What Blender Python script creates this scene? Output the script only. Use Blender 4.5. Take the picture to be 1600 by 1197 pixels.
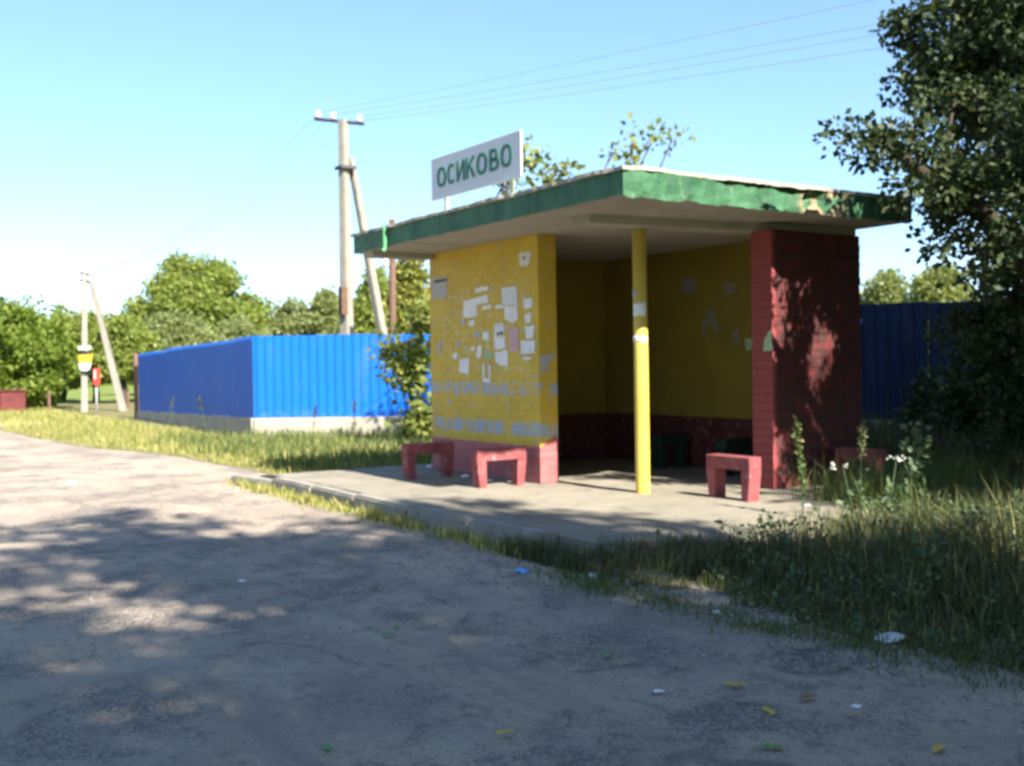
import bpy, bmesh, math, random
import numpy as np
from mathutils import Vector, Matrix

for o in list(bpy.data.objects):
    bpy.data.objects.remove(o)
scene = bpy.context.scene
C = scene.collection
R = math.radians

# ------------------------------------------------------------------ camera
CX, CY, CZ = 6.263, -5.119, 1.142
YAW, PIT, ROL, FPX = 0.990, -0.016, -0.0142, 1693.0
_fw = np.array([-math.sin(YAW)*math.cos(PIT), math.cos(YAW)*math.cos(PIT), math.sin(PIT)])
_r = np.array([math.cos(YAW), math.sin(YAW), 0.0])
_u = np.cross(_r, _fw)
_r2 = _r*math.cos(ROL) + _u*math.sin(ROL)
_u2 = -_r*math.sin(ROL) + _u*math.cos(ROL)
cam_d = bpy.data.cameras.new('camera')
cam = bpy.data.objects.new('camera', cam_d)
C.objects.link(cam)
cam_d.sensor_width = 36.0
cam_d.lens = 36.0*FPX/1600.0
cam_d.clip_start = 0.05
cam_d.clip_end = 2000.0
m = Matrix.Identity(4)
for i in range(3):
    m[i][0] = _r2[i]; m[i][1] = _u2[i]; m[i][2] = -_fw[i]
m[0][3], m[1][3], m[2][3] = CX, CY, CZ
cam.matrix_world = m
scene.camera = cam
# the photograph is soft all over: a lens focused short of the scene
cam_d.dof.use_dof = True
cam_d.dof.focus_distance = 1.1
cam_d.dof.aperture_fstop = cam_d.lens/3.5

# ------------------------------------------------------------------ light
SUN_EL, SUN_AZ = 41.0, 1.0          # azimuth from +X towards +Y
w = bpy.data.worlds.new('World')
scene.world = w
w.use_nodes = True
nt = w.node_tree
sky = nt.nodes.new('ShaderNodeTexSky')
sky.sky_type = 'NISHITA'
sky.sun_disc = False
sky.sun_elevation = R(SUN_EL)
sky.sun_rotation = R(90.0 - SUN_AZ)
sky.air_density = 1.0
sky.dust_density = 0.4
sky.ozone_density = 8.0
gam = nt.nodes.new('ShaderNodeGamma')      # softens the contrast between zenith and horizon
gam.inputs[1].default_value = 0.85
nt.links.new(sky.outputs[0], gam.inputs[0])
nt.links.new(gam.outputs[0], nt.nodes['Background'].inputs[0])
nt.nodes['Background'].inputs[1].default_value = 0.089
sl = bpy.data.lights.new('sun', 'SUN')
sl.energy = 4.1
sl.angle = R(0.8)
sl.color = (1.0, 0.93, 0.82)
sun = bpy.data.objects.new('sun', sl)
C.objects.link(sun)
sd = Vector((math.cos(R(SUN_EL))*math.cos(R(SUN_AZ)), math.cos(R(SUN_EL))*math.sin(R(SUN_AZ)), math.sin(R(SUN_EL))))
sun.rotation_euler = sd.to_track_quat('Z', 'Y').to_euler()
sun.location = sd*60
vs = scene.view_settings
vs.view_transform = 'Standard'
vs.look = 'None'
vs.gamma = 1.0
vs.exposure = 2.05
vs.use_curve_mapping = False

# ------------------------------------------------------------------ placing helpers
def ray(px, py):
    return _fw + _r2*(px-800)/FPX - _u2*(py-598.5)/FPX
CAMP = np.array([CX, CY, CZ])
def at(px, py, depth): return CAMP + ray(px, py)*depth
def gnd(px, py, z):
    d = ray(px, py); return CAMP + d*((z-CZ)/d[2])
def on_y(px, py, y):
    d = ray(px, py); return CAMP + d*((y-CY)/d[1])
def on_x(px, py, x):
    d = ray(px, py); return CAMP + d*((x-CX)/d[0])

rnd = random.Random(7)
# ------------------------------------------------------------------ object helpers
def tag(o, label=None, cat=None, group=None, kind=None):
    if label: o['label'] = label
    if cat: o['category'] = cat
    if group: o['group'] = group
    if kind: o['kind'] = kind
    return o
def empty(name, loc=(0,0,0)):
    o = bpy.data.objects.new(name, None)
    o.empty_display_size = 0.2
    o.location = loc
    C.objects.link(o)
    return o
def link(name, me, mat=None, parent=None):
    if mat is not None and len(me.materials) == 0: me.materials.append(mat)
    o = bpy.data.objects.new(name, me)
    C.objects.link(o)
    if parent is not None:
        o.parent = parent
        o.matrix_parent_inverse = Matrix.Translation(-Vector(wloc(parent)))
    return o
def wloc(o):
    # world location of an object without rotation (all parents here are only translated)
    l = Vector(o.location)
    if o.parent is not None: l = l + Vector(wloc(o.parent)) + o.matrix_parent_inverse.translation
    return l
class MB:
    """collects geometry in world coordinates"""
    def __init__(s): s.v = []; s.f = []
    def box(s, x0, y0, z0, x1, y1, z1):
        b = len(s.v)
        s.v += [(x0,y0,z0),(x1,y0,z0),(x1,y1,z0),(x0,y1,z0),(x0,y0,z1),(x1,y0,z1),(x1,y1,z1),(x0,y1,z1)]
        s.f += [tuple(b+i for i in q) for q in ((3,2,1,0),(4,5,6,7),(0,1,5,4),(1,2,6,5),(2,3,7,6),(3,0,4,7))]
        return s
    def hexa(s, pts):
        b = len(s.v); s.v += [tuple(p) for p in pts]
        s.f += [tuple(b+i for i in q) for q in ((3,2,1,0),(4,5,6,7),(0,1,5,4),(1,2,6,5),(2,3,7,6),(3,0,4,7))]
        return s
    def tube(s, pts, rad, n=8, cap=True, phase=0.0):
        pts = [Vector(p) for p in pts]
        if not hasattr(rad, '__len__'): rad = [rad]*len(pts)
        b = len(s.v); ref = None
        for i, p in enumerate(pts):
            t = (pts[min(i+1, len(pts)-1)] - pts[max(i-1, 0)]).normalized()
            if ref is None:
                ref = Vector((1,0,0)) if abs(t.x) < 0.8 else Vector((0,1,0))
            a = (ref - t*ref.dot(t)).normalized(); ref = a
            c = t.cross(a)
            for k in range(n):
                th = 2*math.pi*k/n + phase
                q = p + (a*math.cos(th) + c*math.sin(th))*rad[i]
                s.v.append(tuple(q))
        for i in range(len(pts)-1):
            for k in range(n):
                k2 = (k+1) % n
                s.f.append((b+i*n+k, b+i*n+k2, b+(i+1)*n+k2, b+(i+1)*n+k))
        if cap:
            s.f.append(tuple(b+k for k in reversed(range(n))))
            s.f.append(tuple(b+(len(pts)-1)*n+k for k in range(n)))
        return s
    def prism(s, poly, off):
        """poly: list of 3d points, extruded by vector off"""
        b = len(s.v); n = len(poly); off = Vector(off)
        s.v += [tuple(Vector(p)) for p in poly] + [tuple(Vector(p)+off) for p in poly]
        s.f.append(tuple(b+i for i in range(n)))
        s.f.append(tuple(b+n+i for i in reversed(range(n))))
        for i in range(n):
            j = (i+1) % n
            s.f.append((b+j, b+i, b+n+i, b+n+j))
        return s
    def build(s, name, mat, parent=None, smooth=False, bevel=0.0, fix=True, seg=2):
        me = bpy.data.meshes.new(name)
        org = Vector(wloc(parent)) if parent is not None else Vector((0,0,0))
        me.from_pydata(s.v, [], s.f)
        if fix or bevel:
            bm = bmesh.new(); bm.from_mesh(me)
            if fix: bmesh.ops.recalc_face_normals(bm, faces=bm.faces)
            if bevel:
                bmesh.ops.bevel(bm, geom=[e for e in bm.edges if len(e.link_faces) == 2 and e.calc_face_angle(0) > 0.5], offset=bevel, segments=seg, affect='EDGES', clamp_overlap=True)
            bm.to_mesh(me); bm.free()
        if smooth:
            me.polygons.foreach_set('use_smooth', [True]*len(me.polygons))
        o = link(name, me, mat, parent)
        return o
def np_mesh(name, verts, faces, nper):
    """verts (N,3) array, faces (M,nper) index array"""
    me = bpy.data.meshes.new(name)
    verts = np.ascontiguousarray(verts, dtype=np.float32); faces = np.ascontiguousarray(faces, dtype=np.int32)
    me.vertices.add(len(verts)); me.vertices.foreach_set('co', verts.ravel())
    M = len(faces)
    me.loops.add(M*nper); me.loops.foreach_set('vertex_index', faces.ravel())
    me.polygons.add(M)
    me.polygons.foreach_set('loop_start', np.arange(0, M*nper, nper, dtype=np.int32))
    me.polygons.foreach_set('loop_total', np.full(M, nper, dtype=np.int32))
    me.update(calc_edges=True)
    return me

# ------------------------------------------------------------------ materials
class NT:
    def __init__(s, name):
        s.m = bpy.data.materials.new(name); s.m.use_nodes = True
        s.t = s.m.node_tree; s.b = s.t.nodes['Principled BSDF']; s.out = s.t.nodes['Material Output']
        s._p = None
    def n(s, typ, **kw):
        x = s.t.nodes.new(typ)
        for k, v in kw.items(): setattr(x, k, v)
        return x
    def l(s, a, b): s.t.links.new(a, b)
    def pos(s):
        if s._p is None: s._p = s.n('ShaderNodeNewGeometry').outputs['Position']
        return s._p
    def xyz(s):
        x = s.n('ShaderNodeSeparateXYZ'); s.l(s.pos(), x.inputs[0]); return x.outputs
    def noise(s, scale, detail=4, rough=0.6, vec=None, stretch=None, dist=0.0):
        x = s.n('ShaderNodeTexNoise'); x.inputs['Scale'].default_value = scale
        x.inputs['Detail'].default_value = detail; x.inputs['Roughness'].default_value = rough
        x.inputs['Distortion'].default_value = dist
        v = vec if vec is not None else s.pos()
        if stretch:
            mp = s.n('ShaderNodeMapping'); mp.inputs['Scale'].default_value = stretch
            s.l(v, mp.inputs[0]); v = mp.outputs[0]
        s.l(v, x.inputs['Vector'])
        return x.outputs['Fac']
    def math(s, op, a, b=None, c=None):
        x = s.n('ShaderNodeMath', operation=op)
        for i, q in enumerate((a, b, c)):
            if q is None: continue
            if isinstance(q, (int, float)): x.inputs[i].default_value = q
            else: s.l(q, x.inputs[i])
        return x.outputs[0]
    def step(s, v, lo, hi):
        x = s.n('ShaderNodeMapRange'); x.interpolation_type = 'SMOOTHSTEP'
        x.inputs[1].default_value = lo; x.inputs[2].default_value = hi
        s.l(v, x.inputs[0]); return x.outputs[0]
    def mix(s, f, a, b, blend='MIX'):
        x = s.n('ShaderNodeMix', data_type='RGBA', blend_type=blend)
        if isinstance(f, (int, float)): x.inputs[0].default_value = f
        else: s.l(f, x.inputs[0])
        for i, q in ((6, a), (7, b)):
            if isinstance(q, tuple): x.inputs[i].default_value = (*q[:3], 1)
            else: s.l(q, x.inputs[i])
        return x.outputs[2]
    def ramp(s, f, stops):
        x = s.n('ShaderNodeValToRGB')
        while len(x.color_ramp.elements) < len(stops): x.color_ramp.elements.new(0.5)
        for e, (p, c) in zip(x.color_ramp.elements, stops): e.position = p; e.color = (*c, 1)
        s.l(f, x.inputs[0]); return x.outputs[0]
    def bump(s, h, strength=0.3, dist=0.01):
        x = s.n('ShaderNodeBump'); x.inputs['Strength'].default_value = strength; x.inputs['Distance'].default_value = dist
        s.l(h, x.inputs['Height']); s.l(x.outputs[0], s.b.inputs['Normal'])
    def col(s, c):
        if isinstance(c, tuple): s.b.inputs['Base Color'].default_value = (*c, 1)
        else: s.l(c, s.b.inputs['Base Color'])
    def rough(s, v, spec=None):
        s.b.inputs['Roughness'].default_value = v
        if spec is not None: s.b.inputs['Specular IOR Level'].default_value = spec

def plain(name, c, var=0.25, scale=6, rough=0.8, spec=0.3, bump=0.15, bs=60, dirt=None):
    t = NT(name)
    f = t.noise(scale, 5)
    a = tuple(x*(1-var) for x in c); b = tuple(min(1, x*(1+var)) for x in c)
    colr = t.ramp(f, [(0.3, a), (0.7, b)])
    if dirt:
        colr = t.mix(t.step(t.noise(scale*2.3, 6, 0.7), 0.55, 0.7), colr, dirt)
    t.col(colr); t.rough(rough, spec)
    if bump: t.bump(t.noise(bs, 4), bump, 0.01)
    return t.m

M = {}
# asphalt / dust road
t = NT('road_asphalt')
big = t.noise(0.45, 5, 0.6, dist=0.6); mid = t.noise(2.3, 6, 0.65, stretch=(0.6, 1.3, 1)); fine = t.noise(70, 3, 0.7); spk = t.noise(190, 2, 0.5)
c = t.ramp(big, [(0.30, (0.27, 0.225, 0.182)), (0.50, (0.385, 0.315, 0.245)), (0.70, (0.49, 0.395, 0.295))])
c = t.mix(t.step(mid, 0.45, 0.7), c, (0.46, 0.365, 0.265))
c = t.mix(t.step(t.noise(1.1, 7, 0.7, dist=1.2), 0.58, 0.68), c, (0.195, 0.165, 0.138))
c = t.mix(t.math('MULTIPLY', t.step(t.noise(6.5, 7, 0.75, dist=0.8), 0.5, 0.68), 0.75), c, (0.20, 0.17, 0.142))
c = t.mix(t.math('MULTIPLY', t.step(fine, 0.5, 0.7), 0.55), c, (0.135, 0.125, 0.116))
c = t.mix(t.math('MULTIPLY', t.step(spk, 0.62, 0.72), 0.5), c, (0.42, 0.39, 0.35))
c = t.mix(t.math('MULTIPLY', t.step(t.noise(1.0, 6, 0.7, stretch=(0.22, 1.5, 1), dist=0.4), 0.50, 0.66), 0.5), c, (0.215, 0.185, 0.158))
gv_ = t.n('ShaderNodeTexVoronoi'); gv_.inputs['Scale'].default_value = 42; t.l(t.pos(), gv_.inputs['Vector'])
grv = t.math('MULTIPLY', t.step(t.noise(1.6, 5, 0.7), 0.46, 0.62), 0.75)
c = t.mix(t.math('MULTIPLY', grv, t.step(gv_.outputs['Distance'], 0.25, 0.5)), c, (0.165, 0.148, 0.132))
c = t.mix(t.math('MULTIPLY', t.math('MULTIPLY', grv, 0.5), t.step(gv_.outputs['Color'], 0.6, 0.8)), c, (0.42, 0.37, 0.31))
vor = t.n('ShaderNodeTexVoronoi', feature='DISTANCE_TO_EDGE'); vor.inputs['Scale'].default_value = 0.55
wv = t.n('ShaderNodeVectorMath', operation='ADD'); nz = t.n('ShaderNodeTexNoise'); nz.inputs['Scale'].default_value = 1.5; nz.inputs['Detail'].default_value = 6
t.l(t.pos(), nz.inputs['Vector']); t.l(t.pos(), wv.inputs[0]); t.l(nz.outputs['Color'], wv.inputs[1]); t.l(wv.outputs[0], vor.inputs['Vector'])
crack = t.math('SUBTRACT', 1.0, t.step(vor.outputs['Distance'], 0.0, 0.012))
crack = t.math('MULTIPLY', crack, t.step(t.noise(0.8, 3), 0.52, 0.62))
c = t.mix(t.math('MULTIPLY', crack, 0.35), c, (0.06, 0.058, 0.056))
t.col(c); t.rough(0.92, 0.25)
hh = t.math('ADD', t.math('MULTIPLY', fine, 0.5), t.math('MULTIPLY', t.noise(14, 5, 0.7), 1.2))
hh = t.math('SUBTRACT', t.math('SUBTRACT', hh, t.math('MULTIPLY', gv_.outputs['Distance'], t.math('MULTIPLY', grv, 1.5))), crack)
t.bump(hh, 0.9, 0.025)
M['road'] = t.m
# bare ground below grass
t = NT('ground_soil')
f = t.noise(0.8, 6)
c = t.ramp(f, [(0.3, (0.10, 0.10, 0.04)), (0.5, (0.17, 0.15, 0.07)), (0.75, (0.22, 0.185, 0.11))])
c = t.mix(t.step(t.noise(7, 6, 0.7), 0.5, 0.68), c, (0.08, 0.105, 0.03))
t.col(c); t.rough(0.95, 0.1); t.bump(t.noise(30, 5), 0.6, 0.03)
M['soil'] = t.m
t = NT('meadow_turf')
c = t.ramp(t.noise(0.25, 7, 0.7), [(0.3, (0.10, 0.15, 0.03)), (0.6, (0.17, 0.20, 0.05)), (0.8, (0.25, 0.23, 0.09))])
t.col(c); t.rough(0.95, 0.1); t.bump(t.noise(12, 5), 0.8, 0.06)
M['meadow'] = t.m
M['dust'] = plain('pale_dust', (0.42, 0.36, 0.28), 0.2, 2, 0.95, 0.1, 0.3, 40)
# concrete pavement
t = NT('pavement_concrete')
c = t.ramp(t.noise(1.2, 6, 0.65, dist=0.5), [(0.3, (0.18, 0.165, 0.13)), (0.6, (0.265, 0.238, 0.185)), (0.8, (0.32, 0.285, 0.22))])
c = t.mix(t.step(t.noise(5, 6, 0.7), 0.55, 0.7), c, (0.13, 0.12, 0.095))
c = t.mix(t.math('MULTIPLY', t.step(t.noise(90, 3), 0.55, 0.7), 0.5), c, (0.14, 0.13, 0.11))
t.col(c); t.rough(0.9, 0.2); t.bump(t.math('ADD', t.noise(60, 4), t.noise(9, 5)), 0.4, 0.015)
M['pave'] = t.m
M['kerb'] = plain('kerb_concrete', (0.27, 0.25, 0.215), 0.25, 4, 0.9, 0.2, 0.5, 50, (0.18, 0.165, 0.13))
M['soffit'] = plain('soffit_concrete', (0.40, 0.375, 0.33), 0.12, 3, 0.9, 0.2, 0.2, 30, (0.33, 0.30, 0.26))
M['concrete'] = plain('pole_concrete', (0.255, 0.24, 0.20), 0.12, 3, 0.85, 0.2, 0.3, 40, (0.20, 0.185, 0.155))
M['plinth'] = plain('plinth_concrete', (0.36, 0.33, 0.275), 0.15, 2, 0.9, 0.2, 0.35, 40, (0.26, 0.235, 0.19))

def paint(name, main, second, zcut, slope_from=None, peel=(0.30, 0.35, 0.44), bands=(), peel_amt=0.62, worn=(0.5, 0.45, 0.36), worn_amt=0.66, edge=None, glue=None):
    """painted brickwork: main colour above zcut, second below; old coats where it has flaked"""
    t = NT(name)
    s = t.xyz(); z = s[2]
    zz = t.math('ADD', z, t.math('MULTIPLY', t.math('SUBTRACT', t.noise(9, 4), 0.5), 0.03))
    if slope_from is not None:
        zz = t.math('SUBTRACT', zz, t.math('MULTIPLY', t.math('MAXIMUM', t.math('SUBTRACT', s[1], slope_from), 0.0), 0.65))
    n1 = t.noise(2.2, 6, 0.65); n2 = t.noise(11, 5, 0.7)
    a = t.ramp(n1, [(0.3, tuple(q*0.80 for q in main)), (0.65, main), (0.8, tuple(min(1, q*1.08) for q in main))])
    a = t.mix(t.math('MULTIPLY', t.step(n2, 0.55, 0.75), 0.35), a, tuple(q*0.55 for q in main))
    b = t.ramp(n1, [(0.3, tuple(q*0.75 for q in second)), (0.7, tuple(min(1, q*1.2) for q in second))])
    b = t.mix(t.math('MULTIPLY', t.step(t.noise(16, 5, 0.7), 0.56, 0.7), 0.6), b, (0.40, 0.28, 0.27))
    c = t.mix(t.step(zz, zcut-0.006, zcut+0.006), b, a)
    pn = t.noise(7.0, 6, 0.75, stretch=(1.0, 1.0, 1.3))
    c = t.mix(t.math('MULTIPLY', t.step(pn, peel_amt, peel_amt+0.06), 0.8), c, peel)
    for (z0, z1, th) in bands:
        bd = t.math('MULTIPLY', t.step(z, z0-0.03, z0+0.01), t.math('SUBTRACT', 1.0, t.step(z, z1-0.01, z1+0.03)))
        bn = t.math('MULTIPLY', t.step(t.noise(8, 6, 0.75, stretch=(1.4, 1.0, 0.5)), th, th+0.08), bd)
        c = t.mix(t.math('MULTIPLY', bn, 0.85), c, (0.30, 0.40, 0.55))
    c = t.mix(t.math('MULTIPLY', t.step(t.noise(15, 7, 0.8), worn_amt, worn_amt+0.05), 0.8), c, worn)
    if edge:      # a fresher coat on the narrow end and round its corner
        ey = t.math('ADD', s[1], t.math('MULTIPLY', t.math('SUBTRACT', t.noise(6, 4), 0.5), 0.10))
        ec = t.mix(t.math('MULTIPLY', t.step(n2, 0.5, 0.7), 0.6), edge[1], tuple(q*0.6 for q in edge[1]))
        c = t.mix(t.step(ey, edge[0]-0.02, edge[0]+0.02), ec, c)
    if glue:      # paste and paper fibre left where notices have been torn off
        (gx0, gx1, gz0, gz1) = glue
        reg = t.math('MULTIPLY', t.math('MULTIPLY', t.step(s[0], gx0, gx0+0.3), t.math('SUBTRACT', 1.0, t.step(s[0], gx1-0.2, gx1))), t.math('MULTIPLY', t.step(z, gz0, gz0+0.2), t.math('SUBTRACT', 1.0, t.step(z, gz1-0.3, gz1))))
        gn = t.math('MULTIPLY', t.step(t.noise(13, 7, 0.75), 0.54, 0.60), reg)
        c = t.mix(t.math('MULTIPLY', gn, 0.6), c, (0.62, 0.55, 0.42))
    t.col(c); t.rough(0.62, 0.35)
    t.bump(t.math('ADD', t.noise(45, 5), t.math('MULTIPLY', pn, 0.8)), 0.35, 0.006)
    return t.m
YEL = (0.63, 0.43, 0.045); RED = (0.36, 0.085, 0.085)
M['wall_yellow'] = paint('painted_brick_yellow', YEL, (0.40, 0.12, 0.12), 0.355, 0.84, peel=(0.36, 0.36, 0.38), peel_amt=0.585, worn=(0.55, 0.48, 0.40), worn_amt=0.635, glue=(-4.4, -2.35, 0.9, 2.15), bands=((0.86, 0.96, 0.46), (0.66, 0.72, 0.58), (0.46, 0.57, 0.42)))
M['wall_inside_dim'] = paint('painted_inside_dim', (0.25, 0.185, 0.03), (0.09, 0.022, 0.022), 0.55, peel_amt=0.72, worn_amt=0.74)  # inside paint darkened: the shelter's shade is put into its colours
M['wall_red'] = paint('painted_brick_red', (0.145, 0.026, 0.025), (0.155, 0.03, 0.029), 0.2, peel=(0.055, 0.026, 0.025), peel_amt=0.44, worn=(0.34, 0.27, 0.24), worn_amt=0.67, edge=(2.20, (0.27, 0.056, 0.062)))  # broad face darkened, flakes too: its weak ambient light is put into the colour
M['bench_red'] = plain('bench_paint_red', (0.25, 0.07, 0.075), 0.3, 7, 0.8, 0.2, 0.7, 45, (0.32, 0.22, 0.20))
M['bench_green'] = plain('bench_paint_green', (0.008, 0.03, 0.019), 0.2, 9, 0.6, 0.35, 0.3, 60)
# column
t = NT('column_paint')
c = t.ramp(t.noise(6, 6, 0.7), [(0.3, (0.56, 0.40, 0.06)), (0.7, (0.68, 0.51, 0.10))])
c = t.mix(t.math('MULTIPLY', t.step(t.noise(24, 5, 0.7), 0.62, 0.7), 0.6), c, (0.40, 0.33, 0.2))
t.col(c); t.rough(0.45, 0.4); t.bump(t.noise(40, 4), 0.15, 0.004)
M['column'] = t.m
# fascia green
t = NT('fascia_green')
s = t.xyz()
n1 = t.noise(3, 6, 0.7)
c = t.ramp(n1, [(0.3, (0.026, 0.090, 0.042)), (0.55, (0.045, 0.140, 0.068)), (0.75, (0.085, 0.21, 0.11))])
c = t.mix(t.math('MULTIPLY', t.step(t.noise(6, 6, 0.75, stretch=(1, 1, 0.4)), 0.60, 0.66), 0.7), c, (0.22, 0.30, 0.22))
c = t.mix(t.math('MULTIPLY', t.step(t.noise(5, 5, 0.7, stretch=(1, 1, 0.15)), 0.48, 0.62), 0.55), c, (0.018, 0.06, 0.034))
c = t.mix(t.step(t.noise(10, 6, 0.8), 0.63, 0.70), c, (0.38, 0.35, 0.29))
dm = t.math('MULTIPLY', t.math('MULTIPLY', t.step(s[1], 1.75, 2.05), t.math('SUBTRACT', 1.0, t.step(s[1], 2.35, 2.6))), t.step(t.noise(9, 5, 0.7), 0.43, 0.55))
c = t.mix(dm, c, (0.33, 0.24, 0.14))
t.col(c); t.rough(0.6, 0.35); t.bump(t.noise(25, 6), 0.5, 0.01)
M['fascia'] = t.m
M['felt'] = plain('roofing_felt', (0.36, 0.33, 0.28), 0.25, 5, 0.9, 0.15, 0.6, 40, (0.2, 0.18, 0.15))
M['sign_white'] = plain('sign_white', (0.60, 0.61, 0.66), 0.04, 2, 0.45, 0.4, 0)
M['sign_green'] = plain('sign_green', (0.02, 0.15, 0.10), 0.1, 8, 0.5, 0.4, 0)
M['sign_post'] = plain('sign_post_pale', (0.42, 0.48, 0.33), 0.2, 9, 0.7, 0.3, 0.2, 40)
# blue sheet
def sheet(name, c):
    t = NT(name)
    f = t.noise(1.5, 4)
    colr = t.ramp(f, [(0.3, tuple(x*0.92 for x in c)), (0.7, c)])
    z = t.xyz()[2]
    dm = t.math('MULTIPLY', t.math('SUBTRACT', 1.0, t.step(z, 0.2, 0.5)), t.step(t.noise(9, 5, 0.7), 0.45, 0.75))
    colr = t.mix(t.math('MULTIPLY', dm, 0.35), colr, (0.25, 0.28, 0.36))
    oi = t.n('ShaderNodeObjectInfo')
    colr = t.mix(t.math('MULTIPLY', oi.outputs['Random'], 0.22), colr, tuple(q*0.6+0.02 for q in c))
    colr = t.mix(t.math('MULTIPLY', t.step(t.noise(2.6, 6, 0.75, stretch=(1, 1, 0.3)), 0.5, 0.75), 0.09), colr, (0.30, 0.33, 0.38))
    t.col(colr); t.rough(0.42, 0.4); t.bump(t.noise(2.2, 4), 0.25, 0.03)
    return t.m
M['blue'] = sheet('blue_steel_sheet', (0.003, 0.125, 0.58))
M['blue_shaded'] = sheet('blue_steel_sheet_shaded', (0.0015, 0.015, 0.065))  # darkened copy of the blue sheet: deep tree shade put into its colour
M['rust'] = plain('rusty_steel', (0.15, 0.085, 0.06), 0.3, 9, 0.8, 0.3, 0.4, 50)
M['wood'] = plain('weathered_wood', (0.13, 0.08, 0.055), 0.3, 12, 0.85, 0.2, 0.4, 40)
M['bark'] = plain('bark', (0.06, 0.048, 0.036), 0.35, 9, 0.95, 0.1, 0.9, 22)
M['dark_steel'] = plain('dark_steel', (0.07, 0.065, 0.075), 0.2, 9, 0.6, 0.4, 0.2)
M['porcelain'] = plain('white_porcelain', (0.85, 0.85, 0.85), 0.03, 3, 0.2, 0.5, 0)
M['wire'] = plain('wire_metal', (0.28, 0.29, 0.31), 0.1, 3, 0.5, 0.4, 0)
M['white'] = plain('white_paint', (0.48, 0.48, 0.47), 0.08, 6, 0.5, 0.4, 0.1)
M['yellow_plate'] = plain('yellow_plate', (0.50, 0.31, 0.03), 0.2, 14, 0.5, 0.4, 0)
M['red_plate'] = plain('red_plate', (0.60, 0.05, 0.03), 0.12, 12, 0.5, 0.4, 0)
M['grey_post'] = plain('grey_post', (0.42, 0.42, 0.40), 0.15, 8, 0.6, 0.4, 0.2)
M['red_shaded'] = plain('red_sheet_shaded', (0.11, 0.022, 0.022), 0.25, 4, 0.6, 0.3, 0.2)  # red darkened: the box's shade is put into its colour
M['litter_blue'] = plain('blue_wrapper', (0.12, 0.35, 0.75), 0.2, 40, 0.3, 0.5, 0)
M['litter_white'] = plain('white_wrapper', (0.72, 0.74, 0.76), 0.1, 40, 0.4, 0.4, 0)
M['leaf_fallen'] = plain('fallen_leaf_yellow', (0.50, 0.36, 0.07), 0.3, 40, 0.7, 0.2, 0)
M['leaf_brown'] = plain('fallen_leaf_brown', (0.27, 0.15, 0.07), 0.3, 40, 0.8, 0.2, 0)
M['leaf_fresh'] = plain('fallen_leaf_green', (0.14, 0.27, 0.08), 0.3, 40, 0.7, 0.2, 0)
M['stone'] = plain('gravel_stone', (0.24, 0.22, 0.20), 0.45, 9, 0.9, 0.2, 0.3)
M['petal'] = plain('white_petals', (0.80, 0.82, 0.74), 0.05, 30, 0.7, 0.2, 0)

def paper(name, c, lines=None):
    t = NT(name)
    colr = t.ramp(t.noise(7, 5), [(0.3, tuple(q*0.82 for q in c)), (0.7, c)])
    if lines:
        s = t.xyz()
        wav = t.math('SINE', t.math('MULTIPLY', s[2], lines))
        msk = t.math('MULTIPLY', t.step(wav, 0.3, 0.6), t.step(t.noise(38, 2, 0.5, stretch=(1, 1, 0.2)), 0.44, 0.5))
        colr = t.mix(t.math('MULTIPLY', msk, 0.45), colr, (0.25, 0.25, 0.3))
    t.col(colr); t.rough(0.85, 0.15); t.bump(t.noise(30, 4), 0.3, 0.004)
    return t.m
M['paper'] = paper('paper_white', (0.84, 0.83, 0.85))
M['paper_print'] = paper('paper_printed', (0.82, 0.82, 0.85), 260)
M['paper_pink'] = paper('paper_pink', (0.66, 0.42, 0.46), 230)
M['paper_green'] = paper('paper_green', (0.40, 0.55, 0.36))
M['paper_grey'] = paper('paper_grey', (0.50, 0.49, 0.50), 260)
M['paper_dim'] = paper('paper_white_dimmed', (0.24, 0.22, 0.19), 260)  # white paper darkened: the dim interior is put into its colour
M['ink'] = plain('dark_ink', (0.06, 0.06, 0.08), 0.2, 40, 0.8, 0.2, 0)

def leafmat(name, cols, transl=0.35, big=0.6):
    t = NT(name)
    g = t.n('ShaderNodeNewGeometry')
    f = t.math('ADD', t.math('MULTIPLY', g.outputs['Random Per Island'], 0.65), t.math('MULTIPLY', t.noise(big, 3), 0.4))
    n = len(cols)
    c = t.ramp(f, [(0.12 + 0.76*i/(n-1), q) for i, q in enumerate(cols)])
    t.col(c); t.rough(0.55, 0.3)
    tr = t.n('ShaderNodeBsdfTranslucent')
    t.l(t.mix(1.0, c, (1.25, 1.15, 0.5), 'MULTIPLY'), tr.inputs[0])
    mx = t.n('ShaderNodeMixShader'); mx.inputs[0].default_value = transl
    t.l(t.b.outputs[0], mx.inputs[1]); t.l(tr.outputs[0], mx.inputs[2]); t.l(mx.outputs[0], t.out.inputs[0])
    return t.m
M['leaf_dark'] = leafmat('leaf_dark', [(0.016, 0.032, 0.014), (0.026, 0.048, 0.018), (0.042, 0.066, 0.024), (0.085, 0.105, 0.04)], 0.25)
M['leaf_mid'] = leafmat('leaf_mid', [(0.13, 0.17, 0.035), (0.19, 0.25, 0.05), (0.235, 0.29, 0.065), (0.30, 0.34, 0.10)], 0.5)
M['leaf_bright'] = leafmat('leaf_bright', [(0.085, 0.14, 0.018), (0.135, 0.205, 0.028), (0.175, 0.245, 0.038), (0.235, 0.28, 0.06)], 0.5)
M['leaf_grey'] = leafmat('leaf_grey', [(0.145, 0.18, 0.07), (0.205, 0.245, 0.09), (0.245, 0.285, 0.115), (0.28, 0.315, 0.14)], 0.5)
M['leaf_yellow'] = leafmat('leaf_yellow', [(0.09, 0.12, 0.022), (0.16, 0.195, 0.035), (0.24, 0.25, 0.05), (0.36, 0.30, 0.10)], 0.4)
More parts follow.
